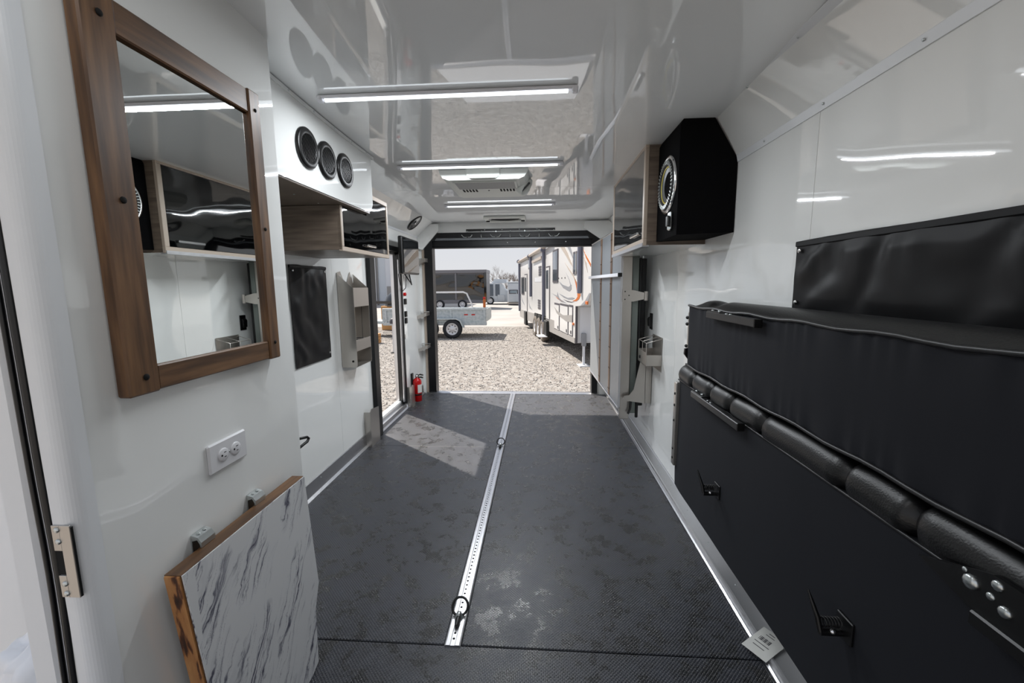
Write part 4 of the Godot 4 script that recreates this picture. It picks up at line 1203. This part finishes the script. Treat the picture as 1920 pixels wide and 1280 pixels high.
func rear_end() -> void:
	var fr := Node3D.new()
	fr.name = "door_3"
	add_child(fr)
	tag(fr, "open rear ramp doorway in a dark slate frame", "door", "", "structure")
	var z0 := ZR + 0.03
	var z1 := ZR - 0.10
	part(fr, "left_post", prism_z(S(), [-1.338, 0.0, -1.25, 0.0, -1.245, 1.80, -1.225, 1.80, -1.14, 1.89, -1.245, 1.89, -1.338, 1.80], z0, z1), M.black_frame)
	part(fr, "right_post", prism_z(S(), [0.612, 0.0, 0.678, 0.0, 0.678, 1.80, 0.58, 1.89, 0.50, 1.89, 0.57, 1.80, 0.60, 1.80], z0, z1), M.black_frame)
	part(fr, "head", bx(S(), -1.20, 0.56, 1.835, 1.892, z0 - 0.002, z1, 0.004), M.black_frame)
	part(fr, "spring_cover", bx(S(), -1.25, 0.60, 1.808, 1.836, z0 - 0.02, z1, 0.004), M.panel_grey)
	var lw := part(fr, "lower_bar", bx(S(), -1.25, 0.61, 1.735, 1.809, z0 - 0.045, z1, 0.006), M.black_frame)
	part(fr, "bottom_lip", bx(S(), -1.25, 0.61, 1.72, 1.736, z0 - 0.05, z1, 0.003), M.piping)
	for x in [-0.37, -0.05, 0.3]: screw(lw, Vector3(x, 1.775, z0 - 0.045), Vector3.BACK, 0.009, M.chrome, "bolt")
	part(fr, "threshold", prism_x(S(), [-4.86, -0.012, -4.86, 0.004, -4.885, 0.012, -4.95, 0.012, -5.03, -0.02, -5.03, -0.06, -4.86, -0.06], -1.335, 0.675), M.alu)
	part(fr, "left_stile", bx(S(), -1.375, -1.336, 0.0, 1.80, ZR + 0.001, ZR + 0.012, 0.003), M.edge_band)
	# ramp lying open outside
	part(fr, "ramp", prism_x(S(), [-5.03, -0.03, -5.03, -0.10, -7.0, GY, -7.15, GY + 0.01], -1.2, 0.57), M.rv_light)
	# hook rail on the header
	var hr := thing("hook_rail", "black steel rail of coat hooks on the rear header", "hooks", Vector3(-0.335, 1.84, -4.87))
	var zf := ZR + 0.012
	var rl := part(hr, "rail", bx(S(), -0.845, 0.175, 1.905, 1.93, ZR + 0.001, zf, 0.002), M.black_metal)
	for k in 4: screw(rl, Vector3(-0.63 + k * 0.2, 1.918, zf), Vector3.BACK, 0.006, M.zinc)
	for k in 7:
		var x := -0.83 + k * 0.165
		var h := S()
		if k % 2 == 0:
			bx(h, x - 0.006, x + 0.006, 1.84, 1.91, zf, zf + 0.006, 0.002)
			for s in [-1.0, 1.0]:
				tube(h, [Vector3(x, 1.85, zf + 0.004), Vector3(x + s * 0.015, 1.835, zf + 0.02), Vector3(x + s * 0.04, 1.838, zf + 0.035), Vector3(x + s * 0.062, 1.862, zf + 0.045)], 0.0045, 6)
		else:
			tube(h, [Vector3(x, 1.91, zf + 0.003), Vector3(x, 1.85, zf + 0.005), Vector3(x, 1.832, zf + 0.02), Vector3(x, 1.838, zf + 0.04), Vector3(x, 1.86, zf + 0.05)], 0.0045, 6)
		part(hr, "hook", h, M.zinc)

# ------------------------------------------------------------------ outdoors
func wheel(parent: Node3D, n: String, c: Vector3, r: float, w: float, axis: Vector3, tire: Material) -> void:
	var xf := along(axis, c)
	var t := part(parent, n, lathe(S(), [r * 0.6, -w * 0.5, r * 0.9, -w * 0.5, r, -w * 0.36, r, w * 0.36, r * 0.9, w * 0.5, r * 0.66, w * 0.5, r * 0.60, w * 0.42], xf, 32), tire)
	part(t, "rim", lathe(S(), [r * 0.63, w * 0.30, r * 0.63, w * 0.46, r * 0.56, w * 0.44, r * 0.5, w * 0.18, r * 0.3, w * 0.26, r * 0.2, w * 0.42, 0.0, w * 0.44], xf, 24), M.wheel)
	for k in 8:
		var a := TAU * k / 8
		part(t, "rim_slot", lathe(S(), [r * 0.055, 0.0, r * 0.055, 0.004, 0.0, 0.004], along(axis, xf * Vector3(r * 0.40 * cos(a), w * 0.235, r * 0.40 * sin(a))), 8), M.dark_hole)

func outdoors() -> void:
	# ground
	var st := S()
	bx(st, -70, 60, GY - 0.3, GY, -20.0, 30, 0.0)
	var gr := struct("ground", st, M.gravel, "pale crushed gravel lot outside the trailer", "ground")
	st = S()
	bx(st, -90, 80, GY - 0.3, GY + 0.01, -18.8, -140, 0.0)
	struct("ground_concrete", st, M.concrete, "pale concrete drive beyond the gravel", "ground")
	# loose stones
	var sm := S()
	var ico := []
	for e in [[0, 1, 0], [1, 0, 0], [0, 0, 1], [-1, 0, 0], [0, 0, -1], [0, -1, 0]]: ico.append(Vector3(e[0], e[1] * 0.6, e[2] * 0.8))
	for t in [[0, 1, 2], [0, 2, 3], [0, 3, 4], [0, 4, 1], [5, 2, 1], [5, 3, 2], [5, 4, 3], [5, 1, 4]]:
		tri_out(sm, ico[t[0]], ico[t[1]], ico[t[2]], Vector3.ZERO)
	var mm := MultiMesh.new()
	mm.transform_format = MultiMesh.TRANSFORM_3D
	mm.use_colors = true
	mm.mesh = fin(sm)
	mm.mesh.surface_set_material(0, M.stone)
	var cnt := 26000
	mm.instance_count = cnt
	for k in cnt:
		var t := pow(rng.randf(), 0.8)
		var z := lerpf(-5.6, -18.6, t)
		var x := rng.randf_range(-0.55, 0.32) * absf(z) * 1.05
		var s := rng.randf_range(0.008, 0.026)
		var b := Basis(Vector3(rng.randf() - 0.5, rng.randf() - 0.5, rng.randf() - 0.5).normalized(), rng.randf() * TAU).scaled(Vector3(s, s * rng.randf_range(0.5, 0.9), s))
		mm.set_instance_transform(k, Transform3D(b, Vector3(x, GY + s * 0.2, z)))
		var v := rng.randf_range(0.10, 0.52)
		mm.set_instance_color(k, Color(v * 1.03, v * 0.98, v * 0.93))
	var mi := MultiMeshInstance3D.new()
	mi.name = "gravel_stones"
	mi.multimesh = mm
	add_child(mi)
	tag(mi, "loose gravel stones scattered over the lot", "gravel", "", "stuff")
	camper()
	galvanized_trailer()
	far_things()
	var _g := gr

const K := 1.097

func camper() -> void:
	var rv := thing("travel_trailer", "white fifth-wheel camper with grey and orange swooshes", "camper", Vector3(0.79 * K, GY, -8.8 * K))
	local_things[rv] = true
	var fwd := Vector3(0.16211259, 0, 0.98677227) # local x, towards the viewer
	rv.transform.basis = Basis(fwd, Vector3.UP, fwd.cross(Vector3.UP))
	var yk := func(y: float) -> float: return 1.3 + K * (y - 1.3) - GY
	var poly := func(a: Array) -> PackedVector2Array:
		var p := PackedVector2Array()
		for i in range(0, a.size(), 2): p.append(Vector2(a[i] * K, yk.call(a[i + 1])))
		return p
	var I := Transform3D.IDENTITY
	part(rv, "body", prism(S(), poly.call([-10.3, -0.12, -4.0, -0.05, -0.17, 0.03, -0.17, 0.82, 0.45, 0.87, 0.76, 0.96, 0.95, 1.12, 1.1, 1.6, 1.0, 2.35, 0.5, 2.45, -2.5, 2.42, -2.6, 2.32, -10.3, 2.25]), I, -2.45, 0.0), M.rv_white)
	part(rv, "front_panel", box(S(), Vector3(-0.17 * K + 0.008, yk.call(0.43), -1.2), Vector3(0.016, 0.82, 2.2), 0.004), M.rv_light)
	part(rv, "corner_trim", box(S(), Vector3(-0.17 * K + 0.004, yk.call(0.43), -0.02), Vector3(0.05, 0.88, 0.05), 0.01), M.rv_dark)
	part(rv, "skirt", prism(S(), poly.call([-10.3, -0.16, -4.0, -0.06, -0.2, 0.02, -0.2, 0.14, -2.42, 0.11, -2.42, 0.33, -4.25, 0.31, -7.87, 0.23, -10.3, 0.17]), I, 0.0, 0.012), M.rv_grey)
	# painted swooshes
	var gfx := [
		["rv_taupe", [-1.91, 2.25, -1.45, 2.25, -0.95, 1.99, -0.55, 1.74, -0.47, 1.66, -0.75, 1.76, -1.14, 1.94]],
		["rv_mid", [-1.14, 2.2, -0.8, 2.2, -0.55, 1.98, -0.43, 1.82, -0.62, 1.93]],
		["rv_mid", [-1.99, 1.38, -1.41, 1.27, -0.83, 1.225, -0.57, 1.27, -0.55, 1.18, -0.7, 1.13, -0.83, 1.13, -1.4, 1.2]],
		["rv_mid", [-1.12, 1.56, -0.80, 1.42, -0.60, 1.27, -0.66, 1.24, -0.75, 1.36]],
		["rv_taupe", [-1.25, 1.8, -0.85, 1.65, -0.37, 1.48, 0.02, 1.29, 0.2, 1.15, 0.05, 1.22, -0.4, 1.44, -0.85, 1.61]],
		["rv_orange", [-0.33, 1.44, 0.03, 1.25, 0.2, 1.12, 0.22, 1.06, 0.1, 0.98, -0.12, 0.93, -0.45, 0.92, -0.15, 0.97, -0.02, 1.03, -0.04, 1.09, -0.17, 1.27]],
		["rv_mid", [-1.9, 1.06, -1.3, 0.97, -0.8, 0.94, -0.45, 0.955, -0.25, 0.99, -0.45, 1.0, -0.9, 0.975, -1.3, 1.01]],
		["rv_dark", [-1.35, 0.93, -0.95, 0.885, -0.55, 0.885, -0.3, 0.91, -0.55, 0.90, -0.95, 0.905]],
		["rv_mid", [-2.77, 1.04, -2.33, 0.99, -2.0, 0.94, -1.63, 0.86, -1.02, 0.85, -1.4, 0.89, -1.63, 0.91, -1.85, 0.965, -2.04, 1.09, -2.1, 0.995, -2.4, 1.01]],
		["rv_orange", [-2.3, 0.965, -1.95, 0.93, -1.63, 0.89, -1.2, 0.866, -1.6, 0.876, -2.0, 0.915]],
		["rv_orange", [0.36, 1.98, 0.55, 1.86, 0.92, 1.66, 0.92, 1.60, 0.6, 1.78]],
		["rv_taupe", [0.4, 1.84, 0.6, 1.7, 0.72, 1.50, 0.55, 1.66]],
		["rv_mid", [-10.2, 1.0, -9.6, 0.7, -8.7, 0.45, -8.6, 0.4, -9.4, 0.55, -10.2, 0.86]],
		["rv_mid", [-6.2, 1.3, -5.6, 0.9, -5.1, 0.3, -5.3, 0.3, -5.7, 0.8]],
		["rv_mid", [-7.8, 0.9, -7.2, 0.5, -6.4, 0.35, -7.2, 0.4]],
	]
	for e in gfx: part(rv, "swoosh", prism(S(), poly.call(e[1]), I, 0.0, 0.005), M[e[0]])
	part(rv, "swoosh", prism(S(), poly.call([0.25, 0.862, 0.45, 0.87, 0.76, 0.96, 0.95, 1.12, 0.85, 1.12, 0.6, 0.98]), I, 0.0, 0.005), M.rv_mid)
	# windows
	for e in [[-2.64, -1.97, 1.33, 2.17], [-0.38, 0.19, 1.495, 1.96], [-9.68, -8.74, 0.86, 1.58], [-7.42, -6.92, 1.85, 2.23]]:
		var w := part(rv, "window", prism(S(), poly.call([e[0], e[2], e[1], e[2], e[1], e[3], e[0], e[3]]), I, 0.0, 0.02), M.rv_dark)
		part(w, "pane", prism(S(), poly.call([e[0] + 0.06, e[2] + 0.05, e[1] - 0.06, e[2] + 0.05, e[1] - 0.06, e[3] - 0.05, e[0] + 0.06, e[3] - 0.05]), I, 0.015, 0.024), M.window_tint)
	part(rv, "window_mullion", prism(S(), poly.call([-0.12, 1.5, -0.07, 1.5, -0.07, 1.95, -0.12, 1.95]), I, 0.02, 0.03), M.rv_grey)
	# entry doors
	for e in [[-3.66, -3.08, 0.27, 1.79, -3.6, -3.24, 1.16, 1.68], [-8.6, -7.8, 0.15, 1.69, -8.4, -8.0, 1.0, 1.55]]:
		var dd := part(rv, "entry_door", prism(S(), poly.call([e[0], e[2], e[1], e[2], e[1], e[3], e[0], e[3]]), I, 0.0, 0.014), M.rv_dark)
		part(dd, "leaf", prism(S(), poly.call([e[0] + 0.05, e[2] + 0.03, e[1] - 0.06, e[2] + 0.03, e[1] - 0.06, e[3] - 0.04, e[0] + 0.05, e[3] - 0.04]), I, 0.01, 0.022), M.rv_white)
		part(dd, "pane", prism(S(), poly.call([e[4], e[6], e[5], e[6], e[5], e[7], e[4], e[7]]), I, 0.018, 0.028), M.window_tint)
	# luggage doors
	for e in [[-2.39, -1.82, 0.135, 0.785], [-1.69, -0.85, 0.15, 0.80], [-0.73, -0.42, 0.165, 0.81]]:
		var c := part(rv, "luggage_door", prism(S(), poly.call([e[0] - 0.03, e[2] - 0.02, e[1] + 0.03, e[2] - 0.02, e[1] + 0.03, e[3] + 0.02, e[0] - 0.03, e[3] + 0.02]), I, 0.0, 0.010), M.rv_dark)
		part(c, "leaf", prism(S(), poly.call([e[0], e[2], e[1], e[2], e[1], e[3] - 0.03, e[0], e[3] - 0.03]), I, 0.006, 0.018), M.rv_white)
		part(c, "latch", prism(S(), poly.call([e[1] - 0.12, e[2] + 0.03, e[1] - 0.06, e[2] + 0.03, e[1] - 0.06, e[2] + 0.10, e[1] - 0.12, e[2] + 0.10]), I, 0.018, 0.03), M.rv_dark)
	part(rv, "swoosh", prism(S(), poly.call([-2.4, 0.70, -1.9, 0.60, -1.3, 0.55, -0.41, 0.62, -0.41, 0.46, -0.94, 0.43, -1.69, 0.49, -2.1, 0.56]), I, 0.018, 0.021), M.rv_grey)
	# slide-out panel, vents
	part(rv, "slide_out", prism(S(), poly.call([-5.85, 0.32, -4.08, 0.36, -4.08, 2.05, -5.85, 2.02]), I, 0.0, 0.05), M.rv_white)
	part(rv, "slide_awning", prism(S(), poly.call([-5.95, 2.0, -4.05, 2.04, -4.05, 2.12, -5.95, 2.08]), I, 0.03, 0.11), M.rv_taupe)
	for e in [[-4.75, -4.26, 1.55, 1.86], [-4.9, -4.43, 0.5, 0.82]]:
		for k in 4:
			var y: float = lerpf(e[2], e[3], k / 4.0)
			part(rv, "vent_slat", prism(S(), poly.call([e[0], y, e[1], y, e[1], y + 0.06, e[0], y + 0.06]), I, 0.05, 0.062), M.rv_dark)
	part(rv, "panel_seam", prism(S(), poly.call([-4.75, 1.36, -4.26, 1.36, -4.26, 1.5, -5.6, 1.5, -5.6, 1.36]), I, 0.05, 0.056), M.rv_light)
	for x in [-1.9, -1.55, -1.2]: screw(rv, Vector3(x * K, yk.call(1.435), 0.0), Vector3.BACK, 0.025, M.rv_dark, "marker")
	# awning posts and roller
	for e in [[-10.16, 2.2, 0.1], [-6.62, 2.3, 0.84], [-3.9, 2.3, -0.22], [0.28, 2.4, 1.1]]:
		part(rv, "awning_post", box(S(), Vector3(e[0] * K, (yk.call(e[1]) + yk.call(e[2])) / 2, 0.05), Vector3(0.11, (e[1] - e[2]) * K, 0.09), 0.02), M.post_slate)
	part(rv, "awning_roller", tube(S(), [Vector3(-10.3 * K, yk.call(2.26), 0.07), Vector3(-6.8 * K, yk.call(2.3), 0.07), Vector3(-3.9 * K, yk.call(2.35), 0.07)], 0.06, 10), M.rv_taupe)
	part(rv, "awning_roller", tube(S(), [Vector3(-3.8 * K, yk.call(2.36), 0.07), Vector3(-2.6 * K, yk.call(2.40), 0.07)], 0.07, 10), M.rv_taupe)
	for x in [-10.3, -6.8, -3.9]: part(rv, "roller_cap", tube(S(), [Vector3(x * K - 0.08, yk.call(2.29), 0.07), Vector3(x * K + 0.08, yk.call(2.29), 0.07)], 0.085, 12), M.post_slate)
	# running gear
	for x in [-5.45, -4.75, -4.02]:
		part(rv, "wheel_arch", box(S(), Vector3(x * K, 0.62, -0.1), Vector3(0.72, 0.5, 0.3), 0.05), M.dark_hole)
		wheel(rv, "wheel", Vector3(x * K, 0.37, -0.02), 0.37, 0.24, Vector3.BACK, M.tire_dusty)
	var sp := part(rv, "entry_step", box(S(), Vector3(-3.4 * K, yk.call(0.02), 0.05), Vector3(0.5, 0.5, 0.1), 0.02), M.rubber)
	part(sp, "tread", box(S(), Vector3(-3.4 * K, yk.call(-0.2), 0.2), Vector3(0.55, 0.03, 0.28), 0.01), M.alu_paint)
	part(rv, "entry_step", box(S(), Vector3(-8.1 * K, yk.call(-0.05), 0.03), Vector3(0.6, 0.6, 0.1), 0.02), M.rubber)
	part(rv, "marker_light", box(S(), Vector3(0.72 * K, yk.call(0.93), 0.012), Vector3(0.16, 0.07, 0.03), 0.01), M.amber)
	part(rv, "marker_light", box(S(), Vector3(-0.32 * K, yk.call(0.43), 0.012), Vector3(0.12, 0.06, 0.03), 0.01), M.amber)
	# landing leg
	part(rv, "jack_tube", box(S(), Vector3(-0.1, 0.62, -0.18), Vector3(0.10, 0.3, 0.10), 0.01), M.rv_mid)
	part(rv, "jack_leg", box(S(), Vector3(-0.1, 0.26, -0.18), Vector3(0.055, 0.5, 0.055), 0.008), M.rv_light)
	part(rv, "jack_foot", box(S(), Vector3(-0.1, 0.012, -0.18), Vector3(0.3, 0.024, 0.26), 0.008), M.rv_light)

func galvanized_trailer() -> void:
	var z := -14.95
	var t := thing("utility_trailer", "galvanized tandem-axle utility trailer parked on the gravel", "trailer", Vector3(-3.9, GY, z - 0.8))
	part(t, "side_panel", bx(S(), -5.7, -1.93, -0.02, 0.40, z - 0.02, z, 0.004), M.galvanized)
	part(t, "far_side_panel", bx(S(), -5.7, -1.93, -0.02, 0.40, z - 1.68, z - 1.66, 0.004), M.galvanized)
	part(t, "deck", bx(S(), -5.7, -1.95, -0.06, -0.02, z - 1.66, z - 0.02, 0.004), M.galvanized)
	part(t, "tailgate", bx(S(), -1.95, -1.92, -0.02, 0.42, z - 1.66, z - 0.02, 0.004), M.galvanized)
	part(t, "top_rail", bx(S(), -5.72, -1.90, 0.38, 0.47, z - 0.04, z + 0.04, 0.01), M.galvanized)
	part(t, "lower_rail", bx(S(), -5.72, -1.90, -0.16, -0.04, z - 0.04, z + 0.03, 0.01), M.galvanized)
	for x in [-5.6, -4.8, -3.2, -1.98]: part(t, "stake", bx(S(), x - 0.04, x + 0.04, -0.06, 0.40, z, z + 0.035, 0.006), M.galvanized)
	# fender over both wheels
	var out := [-4.52, -0.22, -4.42, 0.03, -4.28, 0.10, -2.95, 0.10, -2.80, 0.03, -2.70, -0.22, -2.74, -0.22, -2.84, 0.01, -2.97, 0.07, -4.26, 0.07, -4.39, 0.01, -4.48, -0.22]
	part(t, "fender", prism_z(S(), out, z, z + 0.26), M.galvanized)
	for x in [-3.12, -3.98]: wheel(t, "wheel", Vector3(x, GY + 0.345, z + 0.14), 0.345, 0.22, Vector3.BACK, M.tire)
	for e in [[-2.72, -2.58], [-2.45, -2.32]]: part(t, "reflector", bx(S(), e[0], e[1], 0.20, 0.245, z, z + 0.006, 0.001), M.red)
	for y in [0.52]:
		part(t, "tail_light", bx(S(), -2.02, -1.93, 0.48, 0.78, z - 0.03, z + 0.03, 0.01), M.amber)
		part(t, "tail_light", bx(S(), -2.02, -1.93, 0.78, 0.85, z - 0.03, z + 0.03, 0.01), M.red)
	part(t, "rail_tube", tube(S(), [Vector3(-5.2, 1.02, z - 0.1), Vector3(-2.75, 1.03, z - 0.1), Vector3(-2.62, 0.98, z - 0.1), Vector3(-2.45, 0.6, z - 0.1), Vector3(-2.42, 0.44, z - 0.1)], 0.028, 8), M.wheel)
	# tongue and jack, seen through the side door
	part(t, "tongue", prism_y(S(), [-5.7, z - 0.3, -7.1, z - 0.8, -7.1, z - 0.95, -5.7, z - 1.4], -0.14, -0.04), M.galvanized)
	part(t, "tongue_jack", tube(S(), [Vector3(-6.3, GY, z - 0.2), Vector3(-6.3, 0.28, z - 0.2)], 0.05, 10), M.galvanized)
	# front gate panel with inset
	part(t, "front_gate", bx(S(), -5.75, -5.70, -0.05, 0.42, z - 1.66, z - 0.02, 0.006), M.galvanized)
	var jk := thing("jack_stand", "grey post jack with brown cap outside the side doorway", "jack", Vector3(-4.15, GY, -11.6))
	part(jk, "post", tube(S(), [Vector3(-4.15, GY, -11.6), Vector3(-4.15, 0.25, -11.6)], 0.035, 12), M.wheel)
	part(jk, "cap", lathe(S(), [0.09, 0.0, 0.1, 0.06, 0.07, 0.14, 0.0, 0.16], Transform3D(Basis.IDENTITY, Vector3(-4.15, 0.22, -11.6)), 16), M.rv_dark)
	part(jk, "foot", bx(S(), -4.23, -4.07, GY, GY + 0.03, -11.52, -11.68, 0.008), M.rubber)
	var tb := thing("covered_load", "dark tarped load behind the utility trailer seen through the side doorway", "load", Vector3(-6.2, GY, -18.2))
	var f = func(u: float, v: float) -> Vector3:
		var a := TAU * u
		var ph := PI * 0.5 * v
		return Vector3(-6.2 + 0.62 * cos(a) * cos(ph), 0.4 + 0.68 * sin(ph), -18.2 - 0.7 * sin(a) * cos(ph))
	part(tb, "tarp", grid(S(), f, 28, 10), M.trailer_black)
	part(tb, "crate", bx(S(), -6.8, -5.6, GY, 0.42, -18.8, -17.6, 0.02), M.lumber)
	part(tb, "beam", bx(S(), -7.2, -5.3, 0.52, 0.64, -17.5, -17.38, 0.01), M.trailer_black)
	var lm := thing("lumber_stack", "small stack of tan lumber blocks under the trailer tongue", "lumber", Vector3(-5.6, GY, -13.6))
	for k in 3: part(lm, "block", bx(S(), -5.85, -5.35, GY + k * 0.11, GY + 0.1 + k * 0.11, -13.5, -13.75, 0.01), M.lumber)

func far_things() -> void:
	# black cargo trailer
	var z := -33.0
	var b := thing("cargo_trailer", "glossy black enclosed cargo trailer far behind the utility trailer", "trailer", Vector3(-7.6, GY, z - 1.2))
	var f = func(u: float, v: float) -> Vector3:
		var x := lerpf(-9.3, -4.35, u)
		var y := lerpf(0.05, 2.05, v)
		return Vector3(x, y, z + bow(x * 0.25, y * 0.5, 0.05))
	part(b, "side_skin", slab(f, 60, 20, Vector3(0, 0, -0.1), false), M.trailer_black)
	part(b, "box", bx(S(), -9.3, -4.18, 0.0, 2.36, z - 2.4, z - 0.12, 0.05), M.trailer_grey)
	part(b, "top_band", bx(S(), -9.35, -4.15, 2.18, 2.45, z - 2.4, z + 0.03, 0.03), M.trailer_grey)
	part(b, "lower_band", bx(S(), -9.35, -4.35, -0.18, 0.10, z - 2.4, z + 0.03, 0.03), M.trailer_grey)
	for x in [-6.6, -8.4]: part(b, "post", bx(S(), x - 0.06, x + 0.06, 0.1, 2.18, z, z + 0.04, 0.01), M.trailer_grey)
	part(b, "corner", bx(S(), -4.38, -4.16, -0.1, 2.25, z - 0.1, z + 0.03, 0.03), M.trailer_black)
	for x in [-6.1, -7.9]: wheel(b, "wheel", Vector3(x, GY + 0.36, z + 0.02), 0.36, 0.24, Vector3.BACK, M.tire)
	# horse trailers and van body behind
	var w := thing("stock_trailer", "long white ribbed horse trailer far across the drive", "trailer", Vector3(-1.2, GY, -38))
	part(w, "body", bx(S(), -2.9, 3.2, -0.35, 1.42, -40.2, -38, 0.08), M.far_white)
	part(w, "lower_ribs", bx(S(), -2.86, 3.2, -0.3, 0.55, -38, -37.96, 0.02), M.far_pale)
	for k in 16: part(w, "rib", bx(S(), -2.1 + k * 0.34, -2.05 + k * 0.34, -0.3, 0.55, -37.97, -37.92, 0.01), M.far_white)
	for e in [[-2.75, -1.95, 0.42, 0.78], [-0.35, 1.2, 0.78, 1.08]]:
		var fr := part(w, "window", bx(S(), e[0], e[1], e[2], e[3], -38, -37.95, 0.01), M.rv_dark)
		part(fr, "pane", bx(S(), e[0] + 0.08, e[1] - 0.08, e[2] + 0.06, e[3] - 0.06, -37.96, -37.94, 0.0), M.window_tint)
	for k in 6: part(w, "slat", bx(S(), -2.8, -1.95, -0.25 + k * 0.11, -0.2 + k * 0.11, -37.97, -37.93, 0.01), M.far_white)
	part(w, "roof", bx(S(), -3.0, 3.25, 1.42, 1.52, -40.2, -37.95, 0.04), M.far_white)
	for x in [0.6, 1.5]: wheel(w, "wheel", Vector3(x, GY + 0.36, -38.0), 0.36, 0.24, Vector3.BACK, M.tire)
	part(w, "sill", bx(S(), -2.95, 3.2, -0.48, -0.35, -40, -37.98, 0.02), M.rv_taupe)
	var v := thing("white_pickup", "white vehicle front between black trailer and horse trailer", "vehicle", Vector3(-4.0, GY, -40))
	part(v, "body", prism_z(S(), [-5.4, -0.4, -2.95, -0.4, -2.95, 0.55, -3.4, 0.9, -3.7, 1.35, -5.4, 1.4], -40, -42), M.far_white)
	part(v, "windshield", bx(S(), -4.75, -4.4, 0.2, 1.3, -39.99, -39.94, 0.01), M.window_tint)
	part(v, "windshield", bx(S(), -4.2, -3.8, 0.2, 1.3, -39.99, -39.94, 0.01), M.window_tint)
	part(v, "roof_pod", prism_z(S(), [-4.6, 1.4, -3.1, 1.4, -3.2, 1.75, -4.3, 1.8], -40.2, -41.8), M.far_white)
	part(v, "door", bx(S(), -4.0, -3.3, -0.3, 0.3, -39.99, -39.93, 0.01), M.far_pale)
	wheel(v, "wheel", Vector3(-4.7, GY + 0.36, -39.95), 0.36, 0.2, Vector3.BACK, M.tire)
	# white shop building seen through the side door
	var s := thing("shop_building", "white metal shop building with tall doors seen through the side doorway", "building", Vector3(-17.5, GY, -40))
	part(s, "wall", bx(S(), -25.0, -12.4, GY, 9.0, -46, -40, 0.05), M.far_white)
	for k in 4:
		var x := -22.6 + k * 2.6
		part(s, "overhead_door", bx(S(), x, x + 1.2, GY, 6.6, -40, -39.9, 0.03), M.rv_light)
		part(s, "column", bx(S(), x + 1.5, x + 1.72, GY, 9.0, -40, -39.7, 0.03), M.rv_white)
		part(s, "downspout", bx(S(), x + 1.78, x + 1.86, GY, 9.0, -40, -39.85, 0.01), M.rv_grey)
		part(s, "window_band", bx(S(), x + 0.1, x + 1.1, 0.3, 1.2, -39.9, -39.86, 0.01), M.rv_grey)
	# bare trees
	var lab := ["tall thin bare tree behind the black trailer", "wide bare tree right of the black trailer", "bushy bare tree nearest the camper in the distance", "low bare brush on the horizon beside the camper"]
	var spots := [[-13.4, -78.0, 4.3], [-6.6, -72.0, 4.4], [-4.3, -74.0, 4.3], [-1.4, -85.0, 2.6]]
	for k in 4:
		var e: Array = spots[k]
		var tr := thing("bare_tree", lab[k], "tree", Vector3(e[0], GY, e[1]), "bare trees on the horizon")
		var stt := S()
		var stb := S()
		for j in 4: branch(stt if j == 0 else stb, Vector3(e[0] + rng.randf_range(-0.9, 0.9), GY, e[1]), Vector3(rng.randf_range(-0.25, 0.25), 1, rng.randf_range(-0.2, 0.2)).normalized(), e[2] * rng.randf_range(0.3, 0.42), 0.07, 0)
		part(tr, "trunk", stt, M.bark)
		part(tr, "limbs", stb, M.bark)

func branch(st: SurfaceTool, p: Vector3, d: Vector3, l: float, r: float, depth: int) -> void:
	var q := p + d * l
	tube(st, [p, q], [r, r * 0.65], 4)
	if depth >= 5: return
	for k in (3 if depth < 4 else 2):
		var nd := (d + Vector3(rng.randf_range(-0.75, 0.75), rng.randf_range(-0.15, 0.5), rng.randf_range(-0.75, 0.75))).normalized()
		branch(st, p.lerp(q, rng.randf_range(0.65, 1.0)), nd, l * rng.randf_range(0.58, 0.8), r * 0.6, depth + 1)
